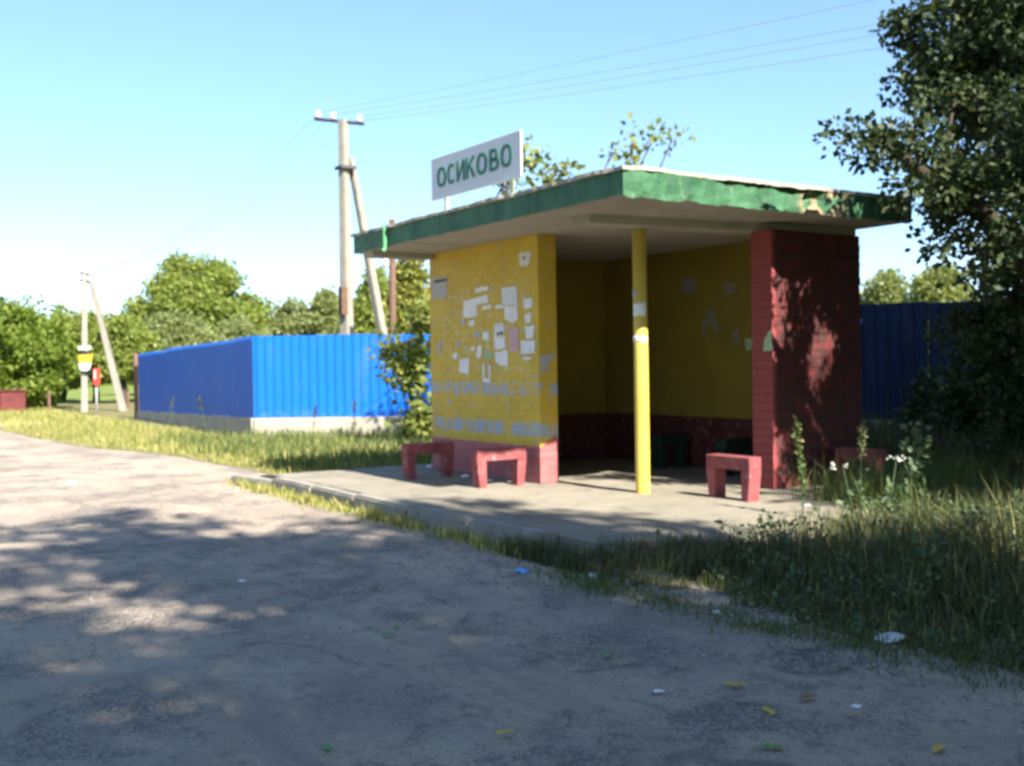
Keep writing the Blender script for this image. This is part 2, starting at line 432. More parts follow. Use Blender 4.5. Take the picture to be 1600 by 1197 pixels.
M['leaf_lime'] = leafmat('leaf_lime', [(0.08, 0.12, 0.025), (0.14, 0.19, 0.04), (0.20, 0.24, 0.055), (0.32, 0.31, 0.11)], 0.4)
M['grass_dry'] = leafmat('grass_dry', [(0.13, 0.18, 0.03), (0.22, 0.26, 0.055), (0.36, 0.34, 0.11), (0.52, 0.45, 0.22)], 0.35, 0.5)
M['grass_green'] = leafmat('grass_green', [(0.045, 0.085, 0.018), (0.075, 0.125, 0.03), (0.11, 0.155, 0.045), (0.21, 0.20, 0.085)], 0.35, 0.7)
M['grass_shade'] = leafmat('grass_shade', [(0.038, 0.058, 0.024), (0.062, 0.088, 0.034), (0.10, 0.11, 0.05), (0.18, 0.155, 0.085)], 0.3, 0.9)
M['weed_blue'] = leafmat('weed_leaf', [(0.05, 0.085, 0.04), (0.08, 0.125, 0.06), (0.12, 0.17, 0.085)], 0.3)

# ================================================================== SETTING
# ground sheet out to the horizon
gv = MB(); S = 700
gv.v = [(-S,-S,-0.215),(S,-S,-0.215),(S,S,-0.215),(-S,S,-0.215)]; gv.f = [(0,1,2,3)]
tag(gv.build('ground', M['meadow'], fix=False), kind='structure')

def hash2(x, y, s=0.0):
    return (math.sin(x*1.7+s)*math.sin(y*2.3+s*1.7) + 0.5*math.sin(x*4.1+y*3.3+s) + 0.3*math.sin(x*9.7-y*7.9+s*2.1))/1.8
EDGE = [(-120,-3.2),(-60,-2.4),(-30,-1.7),(-21.5,-1.35),(-17,-1.25),(-12.8,-1.0),(-11.6,-0.55),(-9.5,-0.35),(-7.5,-0.30),(-6.1,-0.28),(-5.35,-0.30),(-5.3,-0.9),(0.55,-0.9),(0.75,-0.55),(1.25,-0.62),(2.25,-0.85),(3.0,-0.95),(3.6,-0.88),(6,-1.0),(30,-1.2)]
def road_edge(x):
    for (a, ya), (b, yb) in zip(EDGE, EDGE[1:]):
        if a <= x <= b:
            e = ya + (yb-ya)*(x-a)/(b-a)
            return e + (0.06*hash2(x*1.3, 0.3, 2.0) + 0.035*hash2(x*6, 1, 5) if not (-5.4 < x < 0.6) else 0.0)
    return -1.0
HOLES = [(gnd(185, 1010, -0.14), 0.55, 0.026), (gnd(60, 800, -0.14), 0.6, 0.022), (gnd(470, 1010, -0.14), 0.45, 0.02), (gnd(820, 1110, -0.14), 0.35, 0.018), (gnd(1330, 1060, -0.14), 0.4, 0.02)]
def hole(x, y): return -sum(d_*max(0.0, 1-((x-h[0])**2+1.8*(y-h[1])**2)/r_**2)**0.6 for h, r_, d_ in HOLES)
xs = list(np.arange(-120, -24, 2.0)) + list(np.arange(-24, -8, 0.3)) + list(np.arange(-8, 7.5, 0.1)) + list(np.arange(7.5, 30, 1.5))
rows = 56
vv = []; ff = []
for i, x in enumerate(xs):
    e = road_edge(x)
    for j in range(rows+1):
        u = j/rows
        y = -10.0 + (e+10.0)*u**0.8
        z = -0.14 + 0.010*hash2(x*0.9, y*1.1, 1.0) + 0.006*hash2(x*3.1, y*3.7, 4.0) + hole(x, y)
        vv.append((x, y, z if j < rows else -0.165))
for i in range(len(xs)-1):
    for j in range(rows):
        a = i*(rows+1)+j; ff.append((a, a+rows+1, a+rows+2, a+1))
me = np_mesh('road', np.array(vv), np.array(ff), 4)
me.polygons.foreach_set('use_smooth', [True]*len(me.polygons))
tag(link('road', me, M['road']), kind='structure')
# soil strip under the verge by the road
sv = MB()
pts = [(x, road_edge(x)-0.10) for x in np.arange(-40, 9, 0.4)]
b = 0
for x, y in pts:
    sv.v += [(x, y, -0.160), (x, y+9.5, -0.150)]
for i in range(len(pts)-1): sv.f.append((2*i, 2*i+2, 2*i+3, 2*i+1))
tag(sv.build('verge', M['soil'], fix=False), kind='structure')
# pale dirt track joining on the left
p0, p1, p2, p3 = gnd(-30, 659, -0.145), gnd(62, 657.5, -0.145), gnd(75, 664, -0.145), gnd(-30, 667, -0.145)
tv = MB(); tv.v = [tuple(p0), tuple(p1), tuple(p2), tuple(p3)]; tv.f = [(0,3,2,1)]
tag(tv.build('path', M['dust'], fix=False), kind='structure')

# platform: concrete apron with slightly uneven top
vv = []; ff = []
nx, ny = 90, 50
PX0, PX1, PY0, PY1 = -5.75, 1.05, -0.86, 3.6
for i in range(nx+1):
    for j in range(ny+1):
        x = PX0 + (PX1-PX0)*i/nx; y = PY0 + (PY1-PY0)*j/ny
        xx = x
        z = 0.006*hash2(x*1.4, y*1.6, 3.0) + 0.003*hash2(x*5, y*6, 7.0)
        if x < -4.9: z -= 0.10*((-4.9-x)/0.85)**1.5
        if x > 0.55: z -= 0.10*((x-0.55)/0.5)**2
        vv.append((xx, y, z - 0.004))
for i in range(nx):
    for j in range(ny):
        a = i*(ny+1)+j; ff.append((a, a+ny+1, a+ny+2, a+1))
bnd = [i*(ny+1) for i in range(nx+1)] + [nx*(ny+1)+j for j in range(1, ny+1)] + [i*(ny+1)+ny for i in range(nx-1, -1, -1)] + [j for j in range(ny-1, 0, -1)]
n0 = len(vv)
for k in bnd: vv.append((vv[k][0], vv[k][1], -0.18))
for q in range(len(bnd)):
    r_ = (q+1) % len(bnd)
    ff.append((bnd[q], n0+q, n0+r_, bnd[r_]))
pm = np_mesh('pavement', np.array(vv), np.array(ff), 4)
pm.polygons.foreach_set('use_smooth', [True]*(nx*ny) + [False]*len(bnd))
pavement = tag(link('pavement', pm, M['pave']), kind='structure')
# kerb stones along the apron's road side
x = -5.62; k = 0
while x < -0.1:
    L_ = 0.98
    dz = (0.0 if -5.0 < x < -0.1 else -0.05) + rnd.uniform(-0.012, 0.010); dy = rnd.uniform(-0.012, 0.012); tl = rnd.uniform(-0.01, 0.01)
    skew = -0.10*max(0, (-4.4-x)) if x < -4.4 else 0
    kb = MB()
    kb.hexa([(x,-1.0+dy+skew,-0.22),(x+L_,-1.0+dy,-0.22),(x+L_,-0.862,-0.22),(x,-0.862+skew*0.3,-0.22),
             (x,-0.992+dy+skew,0.012+dz),(x+L_,-0.992+dy,0.012+dz+tl),(x+L_,-0.862,0.012+dz+tl),(x,-0.862+skew*0.3,0.012+dz)])
    kb.build('kerb_stone', M['kerb'], pavement, bevel=0.018)
    x += L_ + 0.014; k += 1

# ================================================================== SHELTER
ZS = 2.405            # underside of the roof slab
shelter = tag(empty('bus_shelter', (-2.3, 1.7, 0)), 'small brick bus shelter with yellow and red painted walls and green edged flat roof', 'bus shelter')
# --- bricks
def brick_mesh(lx, ly, lz, bev=0.0022):
    bm = bmesh.new()
    bmesh.ops.create_cube(bm, size=1.0)
    bmesh.ops.scale(bm, vec=(lx, ly, lz), verts=bm.verts)
    bmesh.ops.bevel(bm, geom=bm.edges[:], offset=bev, segments=1, affect='EDGES')
    me = bpy.data.meshes.new('brick'); bm.to_mesh(me); bm.free()
    return me
CH = 0.0775; NC = 30; BL = 0.258; JT = 0.006
_bc = {}
def bmesh_cached(lx, ly, lz, mat):
    key = (round(lx, 3), round(ly, 3), round(lz, 3), mat.name)
    if key not in _bc:
        _bc[key] = brick_mesh(lx, ly, lz); _bc[key].materials.append(mat)
    return _bc[key]
brick_left = [300]
def lay(wall, horiz, a0, a1, face, depth, sgn, mat, near_end, quoin_depth, NC=30):
    """course after course of bricks; horiz 'x': wall runs along x and shows its -y face; 'y': runs along y and shows its +x face.
    near_end: 'hi' or 'lo' end that shows (quoins go through the wall)"""
    items = []
    for c in range(NC):
        z = (c+0.5)*CH + 0.001
        off = (0.5*BL if c % 2 else 0.0)
        q = 0.245 if c % 2 == 0 else 0.118
        segs = []
        if near_end == 'hi':
            segs.append((a1-q, a1, True)); p = a1-q-JT
            while p > a0+0.03:
                e = max(a0, p-0.247); segs.append((e, p, False)); p = e-JT
        else:
            segs.append((a0, a0+q, True)); p = a0+q+JT
            while p < a1-0.03:
                e = min(a1, p+0.247); segs.append((p, e, False)); p = e+JT
        for (s0, s1, quoin) in segs: items.append((z, s0, s1, quoin))
    return items
def place(wall, horiz, items, face, depth, qdepth, mat, n_obj, keyfun):
    items = sorted(items, key=keyfun)
    rest = MB()
    for i, (z, s0, s1, quoin) in enumerate(items):
        d = qdepth if quoin else depth
        jit = rnd.uniform(-0.0015, 0.0015) if horiz == 'x' else rnd.uniform(-0.003, 0.003); jz = rnd.uniform(-0.0015, 0.0015)
        L_ = s1-s0; Lr = round(L_*50)/50 if not quoin and abs(L_-0.247) > 0.002 else round(L_, 3)
        H_ = CH-JT
        if horiz == 'x': cen = ((s0+s1)/2, face + jit + d/2, z+jz); dims = (Lr, d, H_)
        else: cen = (face + jit - d/2, (s0+s1)/2, z+jz); dims = (d, Lr, H_)
        if i < n_obj:
            o = bpy.data.objects.new('brick', bmesh_cached(*dims, mat)); C.objects.link(o); o.parent = wall
            o.matrix_parent_inverse = Matrix.Translation(-Vector(wloc(wall)))
            o.location = cen
            o.rotation_euler = (rnd.uniform(-0.006, 0.006), rnd.uniform(-0.006, 0.006), rnd.uniform(-0.006, 0.006))
        else:
            rest.box(cen[0]-dims[0]/2, cen[1]-dims[1]/2, cen[2]-dims[2]/2, cen[0]+dims[0]/2, cen[1]+dims[1]/2, cen[2]+dims[2]/2)
    if rest.v:
        o = rest.build('brickwork', mat, wall, bevel=0.0022, seg=1); o['kind'] = 'stuff'
XL, XR, YW, WT = -4.46, -2.314, 0.825, 0.215
road_wall = MB().box(XL+0.012, YW+0.0035, 0, XR-0.0035, YW+WT-0.004, ZS+0.01).build('road_wall', M['wall_yellow'], shelter)
place(road_wall, 'x', lay(road_wall, 'x', XL, XR, 0, 0, 0, None, 'hi', 0, 31), YW, 0.10, WT, M['wall_yellow'], 165, lambda q: -q[2])
PXF, PYF, PYB, PT = -0.570, 2.16, 3.36, 0.25
side_pier = MB().box(PXF-PT+0.009, PYF+0.005, 0, PXF-0.005, PYB-0.004, 2.332).build('side_pier', M['wall_red'], shelter)
place(side_pier, 'y', lay(side_pier, 'y', PYF, PYB, 0, 0, 0, None, 'lo', 0), PXF, 0.10, PT, M['wall_red'], 135, lambda q: q[1])
MB().box(XL, PYB-0.20, 0, PXF-PT-0.004, PYB, ZS+0.008).build('back_wall', M['wall_inside_dim'], shelter)
MB().box(XL, YW+WT, 0, XL+0.2, PYB-0.203, ZS+0.008).build('end_wall', M['wall_inside_dim'], shelter)
# --- roof slab
RX0, RX1, RY0, RY1, RT = -4.68, 0.0, 0.0, 3.38, 2.585
def roof_mesh():
    per = []
    def seg(a, b, n):
        for i in range(n): per.append(((a[0]+(b[0]-a[0])*i/n), (a[1]+(b[1]-a[1])*i/n)))
    seg((RX0,RY0), (RX1,RY0), 70); seg((RX1,RY0), (RX1,RY1), 70); seg((RX1,RY1), (RX0,RY1), 20); seg((RX0,RY1), (RX0,RY0), 40)
    n = len(per); vv = []
    rr = random.Random(3)
    lev = [0.0, 0.25, 0.6, 1.0]
    for li, u in enumerate(lev):
        for k, (x, y) in enumerate(per):
            right = 1.0 if (x > RX1-1e-6 and 0.02 < y < RY1) else 0.0
            rag = (0.016 if right else 0.005)
            z0 = 2.40 - right*(0.014*hash2(y*3.0, 0.5, 1) + 0.010*hash2(y*9, 2, 4) + 0.014) + rr.uniform(-1, 1)*0.003
            if right and 2.02 < y < 2.2: z0 += 0.05
            z1 = RT + rag*0.8*hash2(x*2+y*2.3, 1.0, 6) + rr.uniform(-1, 1)*0.003
            z = z0 + (z1-z0)*u
            o = rag*hash2(x*3+y*3.7+li, li*1.3, 2) + rr.uniform(-1, 1)*0.0025
            if right:
                o += 0.018*math.sin(y*2.4+0.6)*u + (-0.05 if (1.95 < y < 2.25 and li in (0, 1, 2)) else 0)
            cx = -2.34; cy = 1.68
            nxv = 1 if x > RX1-1e-6 else (-1 if x < RX0+1e-6 else 0); nyv = 1 if y > RY1-1e-6 else (-1 if y < RY0+1e-6 else 0)
            vv.append((x+nxv*o, y+nyv*o, z))
    ff = []
    for l in range(len(lev)-1):
        for k in range(n):
            k2 = (k+1) % n
            ff.append((l*n+k, l*n+k2, (l+1)*n+k2, (l+1)*n+k))
    return vv, ff, n, lev
vv, ff, n, lev = roof_mesh()
rb = MB(); rb.v = vv; rb.f = ff
top = (len(lev)-1)*n
rb.f.append(tuple(top+k for k in range(n)))
roof = rb.build('roof', M['fascia'], shelter)
rim = MB(); rim.v = [(x, y, z+0.0015) for (x, y, z) in vv[:n]]
for (x, y, z) in vv[:n]:
    rim.v.append((min(max(x, RX0+0.10), RX1-0.10), min(max(y, RY0+0.10), RY1-0.10), 2.409))
for k in range(n): rim.f.append((k, n+k, n+(k+1) % n, (k+1) % n))
rim.build('soffit_edge', M['soffit'], roof)
# underside: bare concrete slabs side by side, with joints
xx = RX0+0.012; kk = 0
while xx < RX1-0.05:
    x2 = min(xx+1.16, RX1-0.012)
    MB().box(max(xx, RX0+0.085), RY0+0.085, ZS+rnd.uniform(-0.003, 0.003), min(x2-0.008, RX1-0.085), RY1-0.085, 2.50).build('ceiling_slab', M['soffit'], roof)
    xx = x2
# downstand beams on which the slabs sit
MB().hexa([(-1.25,0.45,2.335),(-1.0,0.45,2.335),(-0.60,RY1-0.03,2.335),(-0.85,RY1-0.03,2.335),(-1.25,0.45,ZS+0.012),(-1.0,0.45,ZS+0.012),(-0.60,RY1-0.03,ZS+0.012),(-0.85,RY1-0.03,ZS+0.012)]).build('beam', M['soffit'], roof, bevel=0.008)
MB().box(-4.56, 0.06, 2.345, -4.32, YW-0.004, ZS+0.012).build('beam', M['soffit'], roof, bevel=0.008)
# felt on top, ragged at the edge
fv = MB(); per = []
rr = random.Random(9)
def seg(a, b, n):
    for i in range(n):
        per.append((a[0]+(b[0]-a[0])*i/n, a[1]+(b[1]-a[1])*i/n))
e = 0.022
seg((RX0-e,RY0-e), (RX1+e,RY0-e), 90); seg((RX1+e,RY0-e), (RX1+e,RY1), 70); seg((RX1+e,RY1), (RX0-e,RY1), 30); seg((RX0-e,RY1), (RX0-e,RY0-e), 40)
lo = []; hi = []
for (x, y) in per:
    o = 0.028*hash2(x*2.2+y*1.9, 0.7, 3) + rr.uniform(-0.012, 0.012)
    sx = 1 if x > RX1 else (-1 if x < RX0 else 0); sy = -1 if y < RY0 else 0
    zb = 2.598 + 0.008*hash2(x*3, y*3, 5) + rr.uniform(-0.003, 0.004)
    lo.append((x+sx*o, y+sy*o, zb - 0.012 - 0.01*max(0, hash2(x*4+y*5, 1, 8)))); hi.append((x+sx*o*0.8, y+sy*o*0.8, zb+0.016))
nP = len(per)
fv.v = lo+hi
for k in range(nP): fv.f.append((k, (k+1) % nP, nP+(k+1) % nP, nP+k))
fv.f.append(tuple(nP+k for k in range(nP))); fv.f.append(tuple(reversed(range(nP))))
fv.build('roofing_felt', M['felt'], roof)
# green drain spout near the far end of the fascia
d0 = on_y(601.5, 356, -0.03); d1 = on_y(602.5, 388, -0.03)
sp = MB().tube([(d0[0], -0.035, d0[2]+0.02), (d1[0], -0.035, d1[2]), (d1[0], -0.06, d1[2]-0.03)], 0.022, 8)
sp.build('drain_spout', plain('spout_green', (0.10, 0.34, 0.15), 0.15, 9, 0.6, 0.3, 0.1), roof, smooth=False)
# column at the open corner
COLX, COLY = -1.128, 1.106
cv = MB().tube([(COLX-0.012, COLY, 2.34), (COLX-0.004, COLY, 1.2), (COLX, COLY, 0.012), (COLX, COLY, -0.05)], [0.062, 0.063, 0.064, 0.064], 24)
column = cv.build('column', M['column'], shelter, smooth=True)

# --- name board on the roof
BY = 0.10
a = on_y(672, 249, BY-0.03); b = on_y(812, 204, BY+0.02); c_ = on_y(815.5, 275, BY+0.02); d = on_y(676, 315, BY-0.03)
sign = tag(empty('name_sign', tuple((d+c_)/2)), 'white rectangular name board with dark green capital letters standing on the shelter roof', 'sign')
bt = Vector((0, 0.018, 0))
zt0, zb0 = a[2], d[2]; zt1, zb1 = b[2], c_[2]
x0, x1 = (a[0]+d[0])/2, (b[0]+c_[0])/2
zb = (zb0+zb1)/2; zt = (zt0+zt1)/2
ez = ((zb1-zb0)+(zt1-zt0))/4
P = [(x0, BY-0.03, zb-ez), (x1, BY+0.02, zb+ez), (x1, BY+0.02, zt+ez), (x0, BY-0.03, zt-ez)]
board = MB().prism(P, bt).build('board', M['sign_white'], sign, bevel=0.003, seg=1)
# letters as solid strokes
Wb = math.hypot(x1-x0, 0.05); Hb = zt-zb
ux = Vector((P[1][0]-P[0][0], P[1][1]-P[0][1], P[1][2]-P[0][2])).normalized()
uz = Vector((0, 0, 1))
nrm = Vector((ux.y, -ux.x, 0)).normalized()
O0 = Vector(P[0])
def P3(u, v, off): return O0 + ux*u + uz*v + nrm*off
def ring(w_, h_, t_, n=40, a0=0, a1=2*math.pi, pw=2.5):
    quads = []
    for i in range(n):
        q = []
        for th in (a0+(a1-a0)*i/n, a0+(a1-a0)*(i+1)/n):
            cs, sn = math.cos(th), math.sin(th)
            ex = math.copysign(abs(cs)**(2/pw), cs); ey = math.copysign(abs(sn)**(2/pw), sn)
            q.append(((w_/2*ex, h_/2*ey), ((w_/2-t_)*ex, (h_/2-t_*0.85)*ey)))
        quads.append([q[0][0], q[1][0], q[1][1], q[0][1]])
    return quads
def letter(ch, w_, h_):
    t_ = h_*0.185; hw = w_/2; hh = h_/2
    if ch == 'О': return ring(w_, h_, t_)
    if ch == 'С': return ring(w_, h_, t_, a0=R(48), a1=R(312))
    if ch == 'И':
        return [[(-hw,-hh),(-hw+t_,-hh),(-hw+t_,hh),(-hw,hh)], [(hw-t_,-hh),(hw,-hh),(hw,hh),(hw-t_,hh)], [(-hw+t_,-hh),(-hw+t_,-hh+t_*1.35),(hw-t_,hh),(hw-t_,hh-t_*1.35)]]
    if ch == 'К':
        return [[(-hw,-hh),(-hw+t_,-hh),(-hw+t_,hh),(-hw,hh)], [(-hw+t_,-t_*0.45),(-hw+t_,t_*0.75),(hw-t_*1.1,hh),(hw,hh)], [(-hw+t_*1.4,t_*0.3),(-hw+t_*2.0,t_*1.2),(hw*1.05,-hh),(hw*1.05-t_*1.15,-hh)]]
    if ch == 'В':
        out = [[(-hw,-hh),(-hw+t_,-hh),(-hw+t_,hh),(-hw,hh)]]
        for (y0, y1, ww) in ((0.0-t_*0.35, hh, w_*0.92), (-hh, t_*0.45, w_)):
            cy = (y0+y1)/2; h2 = (y1-y0); xs_ = -hw+t_
            r0 = min(h2/2, ww*0.55); xe = -hw+ww-r0
            tt = t_*0.85
            out += [[(xs_,y1-tt),(xe,y1-tt),(xe,y1),(xs_,y1)], [(xs_,y0),(xe,y0),(xe,y0+tt),(xs_,y0+tt)]]
            for i in range(12):
                q = []
                for th in (-math.pi/2+math.pi*i/12, -math.pi/2+math.pi*(i+1)/12):
                    q.append(((xe+r0*math.cos(th), cy+h2/2*math.sin(th)), (xe+(r0-t_)*math.cos(th), cy+(h2/2-tt)*math.sin(th))))
                out.append([q[0][0], q[1][0], q[1][1], q[0][1]])
        return out
cols = [0.130, 0.248, 0.358, 0.470, 0.596, 0.728, 0.856]
wids = [0.108, 0.092, 0.096, 0.100, 0.112, 0.098, 0.114]
for i, ch in enumerate('ОСИКОВО'):
    cx = Wb*cols[i]; h_ = Hb*(0.47 + 0.004*i); cy = Hb*(0.505 + 0.006*i); w_ = Wb*wids[i]
    lm = MB()
    for q in letter(ch, w_, h_):
        lm.prism([P3(cx+px_, cy+py_, 0.0065) for px_, py_ in q], -nrm*0.006)
    lm.build('letter', M['sign_green'], board)
for px_, yb in ((698, 330), (800, 305)):
    q = on_y(px_, yb, BY+0.03)
    MB().box(q[0]-0.022, BY+0.016, 2.60, q[0]+0.022, BY+0.046, zb+Hb*0.8).build('post', M['sign_post'], sign, bevel=0.003, seg=1)

# --- concrete bench supports (bent frames)
def support(name, ax, x, y, wid, hgt, th, mat, label, group=None, z0=0.0, taper=0.035, leg=0.105):
    """a portal: two tapering legs and a top bar, standing across 'x' or 'y'"""
    o = empty(name, (x, y, z0))
    def pt(u, v, w_):
        return (x+u, y+w_, z0+v) if ax == 'x' else (x+w_, y+u, z0+v)
    h = wid/2; bar = 0.11
    for s in (-1, 1):
        lg = MB()
        lo_, hi_ = (-th/2*0.9, th/2*0.9)
        a0, a1 = sorted((s*(h-taper), s*(h-taper-leg*0.72))); b0, b1 = sorted((s*h, s*(h-leg)))
        lg.hexa([pt(a0,-0.05,lo_),pt(a1,-0.05,lo_),pt(a1,-0.05,hi_),pt(a0,-0.05,hi_),pt(b0,hgt-bar,-th/2),pt(b1,hgt-bar,-th/2),pt(b1,hgt-bar,th/2),pt(b0,hgt-bar,th/2)])
        lg.build('leg', mat, o, bevel=0.005, seg=1)
    MB().hexa([pt(-h,hgt-bar-0.0005,-th/2),pt(h,hgt-bar-0.0005,-th/2),pt(h,hgt-bar-0.0005,th/2),pt(-h,hgt-bar-0.0005,th/2),pt(-h*0.98,hgt,-th/2),pt(h*0.98,hgt,-th/2),pt(h*0.98,hgt,th/2),pt(-h*0.98,hgt,th/2)]).build('top_bar', mat, o, bevel=0.006, seg=1)
    tag(o, label, 'bench support', group)
    return o
support('bench_support', 'y', -3.60, 0.30, 0.56, 0.355, 0.13, M['bench_red'], 'red concrete portal shaped bench support below the left end of the yellow wall', 'red bench supports')
support('bench_support', 'y', -2.44, 0.43, 0.56, 0.355, 0.13, M['bench_red'], 'red concrete portal shaped bench support below the right end of the yellow wall', 'red bench supports')
support('bench_support', 'x', -0.33, 1.42, 0.52, 0.36, 0.14, M['bench_red'], 'red concrete portal shaped bench support standing alone in front of the dark red pier', 'red bench supports')
q = gnd(1345, 745, 0.0)
support('bench_support', 'x', -0.28, 2.98, 0.48, 0.36, 0.14, M['bench_red'], 'dark red bench support half hidden by grass beside the dark red pier', 'red bench supports', z0=-0.02)
support('bench_support', 'y', -2.75, 2.86, 0.42, 0.36, 0.15, M['bench_green'], 'dark green bench support inside the shelter just right of the yellow column', 'green bench supports')
support('bench_support', 'y', -1.75, 2.86, 0.42, 0.36, 0.15, M['bench_green'], 'dark green bench support inside the shelter close to the red pier', 'green bench supports')

# --- paper notices
def torn(poly, rr, k=5, amp=0.006):
    out = []
    n = len(poly)
    for i in range(n):
        a = Vector(poly[i]); b = Vector(poly[(i+1) % n])
        kk = max(1, int((b-a).length/0.035))
        for j in range(kk):
            p = a.lerp(b, j/kk)
            out.append(p + Vector((rr.uniform(-amp, amp), 0, rr.uniform(-amp, amp))))
    return out
rp = random.Random(21)
def notice(poly_px, label, mat='paper', plane='y', val=YW-0.005, sc=(660, 360, 4.986), amp=0.006, marks=()):
    pts = []
    f = on_y if plane == 'y' else on_x
    for (X, Y) in poly_px: pts.append(f(sc[0]+X/sc[2], sc[1]+Y/sc[2], val))
    if plane == 'y': pl = torn([tuple(p) for p in pts], rp, amp=amp); off = Vector((0, 0.0015, 0))
    else:
        pl = torn([(p[1], 0, p[2]) for p in pts], rp, amp=amp); pl = [Vector((val, p.x, p.z)) for p in pl]; off = Vector((-0.0015, 0, 0))
    cen = sum((Vector(p) for p in pl), Vector())/len(pl)
    o = empty('paper_notice', cen)
    MB().prism(pl, off).build('sheet', M[mat], o)
    for mk in marks:
        mp = [Vector(f(sc[0]+X/sc[2], sc[1]+Y/sc[2], val - (0.0025 if plane == 'y' else -0.0025))) for X, Y in mk]
        MB().prism(mp, off*0.5).build('print', M['ink'], o)
    return tag(o, label, 'notice', 'paper notices')
notice([(75,378),(190,356),(190,520),(152,540),(120,518),(75,552)], 'torn notice with dark heading at the far left edge of the yellow wall', 'paper_grey', marks=[[(90,392),(185,374),(185,394),(90,412)]])
notice([(752,180),(842,165),(838,250),(815,275),(755,278)], 'white notice alone highest on the yellow wall near its right corner', 'paper_print', marks=[[(782,205),(800,201),(800,222),(782,226)]])
notice([(405,452),(515,430),(515,465),(415,490)], 'thin white paper strip above the L shaped white notice on yellow wall', 'paper')
notice([(320,545),(415,530),(415,522),(510,500),(512,560),(425,585),(425,670),(320,685)], 'L shaped torn white notice left of centre on yellow wall', 'paper')
notice([(465,592),(535,572),(535,605),(470,622)], 'small white scrap just below the L shaped notice on yellow wall', 'paper')
notice([(615,450),(735,438),(738,583),(620,583)], 'large upright white notice in the upper middle of the papers on yellow wall', 'paper_print')
notice([(640,590),(735,588),(745,690),(700,725),(640,690)], 'torn white sheet hanging right below the large upright notice', 'paper')
notice([(565,587),(612,578),(632,590),(632,604),(570,612)], 'little white scrap touching the left side of the large notice', 'paper')
notice([(560,730),(638,718),(638,829),(560,829)], 'white notice with dark print above a second white sheet mid wall', 'paper_print', marks=[[(578,800),(600,796),(600,816),(578,820)], [(606,790),(626,786),(626,812),(606,816)]])
notice([(555,837),(640,834),(645,920),(560,930)], 'white sheet directly below the notice with dark print on yellow wall', 'paper')
notice([(565,950),(660,930),(668,1065),(600,1045),(570,1020)], 'ragged white sheet lowest in the middle column of papers', 'paper')
notice([(668,765),(745,755),(748,935),(680,950)], 'pink printed notice on the yellow wall', 'paper_pink')
notice([(785,535),(858,525),(855,605),(790,612)], 'topmost of four small papers in the right hand column on yellow wall', 'paper')
notice([(797,655),(848,640),(848,715),(802,728)], 'second from top of four papers in the right hand column', 'paper')
notice([(795,745),(875,740),(860,840),(810,845)], 'third from top of four papers in the right hand column, narrowing downwards', 'paper')
notice([(765,862),(875,852),(875,960),(768,965)], 'lowest and widest of four papers in the right hand column', 'paper_print')
notice([(290,1005),(365,990),(358,1120),(285,1105)], 'white notice low on the left half of the yellow wall', 'paper')
notice([(465,800),(520,790),(520,855),(470,860)], 'small torn white scrap in the centre of the yellow wall', 'paper')
notice([(478,952),(545,946),(545,1000),(482,1005)], 'pale green scrap of paper on the yellow wall', 'paper_green')
notice([(235,960),(270,955),(268,1000),(235,998)], 'tiny white scrap low on the left of yellow wall', 'paper', amp=0.004)
notice([(362,705),(405,695),(405,745),(366,750)], 'tiny white scrap below the L shaped notice', 'paper', amp=0.004)
notice([(425,905),(460,895),(460,972),(440,1000),(420,985)], 'narrow white scrap left of the pale green one', 'paper', amp=0.004)
notice([(250,880),(292,868),(295,900),(262,905)], 'small greyish scrap at the lower left of yellow wall', 'paper_grey', amp=0.004)
notice([(470,1150),(530,1160),(530,1184),(468,1180)], 'thin white paper remnant lowest on the yellow wall', 'paper', amp=0.004)
notice([(915,972),(1030,962),(1028,1000),(985,1040),(935,1100),(918,1150)], 'torn grey paper remnant on the narrow end of the yellow wall', 'paper_grey', 'x', XR+0.0055)
notice([(372,915),(408,905),(408,930),(375,940)], 'tiny torn scrap left of the narrow white one', 'paper', amp=0.004)
notice([(395,805),(450,790),(452,825),(398,832)], 'greyish torn scrap left of the small scrap at the wall centre', 'paper_grey', amp=0.005)
notice([(290,700),(325,690),(335,740),(300,745)], 'greyish scrap left of the tiny white scrap under the L shaped notice', 'paper_grey', amp=0.005)
notice([(780,990),(850,985),(848,1005),(785,1008)], 'thin white remnant under the widest paper of the right hand column', 'paper', amp=0.004)
notice([(120,870),(140,860),(142,960),(118,970)], 'narrow greyish scrap near the left edge of the yellow wall', 'paper_grey', amp=0.005)
notice([(470,1045),(485,1040),(482,1150),(468,1150)], 'narrow upright white remnant below the pale green scrap', 'paper', amp=0.004)
notice([(515,1050),(530,1045),(532,1155),(518,1155)], 'second narrow upright white remnant below the pale green scrap', 'paper', amp=0.004)
i8 = (1000, 380, 3.52); yb_ = PYB-0.20-0.003
notice([(225,192),(305,185),(310,272),(228,278)], 'dim printed notice at upper left on the inside back wall', 'paper_dim', val=yb_, sc=i8)
notice([(462,220),(525,212),(522,275),(462,285)], 'dim small notice at upper right on the inside back wall', 'paper_dim', val=yb_, sc=i8)
notice([(372,365),(404,362),(410,412),(428,440),(430,488),(412,490),(405,442),(362,446),(360,500),(340,502),(345,435),(368,412)], 'torn dim remnant in the middle of the inside back wall', 'paper_dim', val=yb_, sc=i8)
notice([(500,490),(520,485),(535,470),(552,545),(530,556),(522,515),(505,512)], 'small torn dim remnant near the pier on the inside back wall', 'paper_dim', val=yb_, sc=i8)
notice([(578,528),(628,520),(632,580),(582,590)], 'pale green sticker beside the pier on the inside back wall', 'paper_green', val=yb_, sc=i8)
notice([(240,628),(260,600),(268,665),(236,672)], 'pale torn scrap on the road facing end of the red pier', 'paper_green', val=PYF-0.0075, sc=(1080, 230, 2.1))
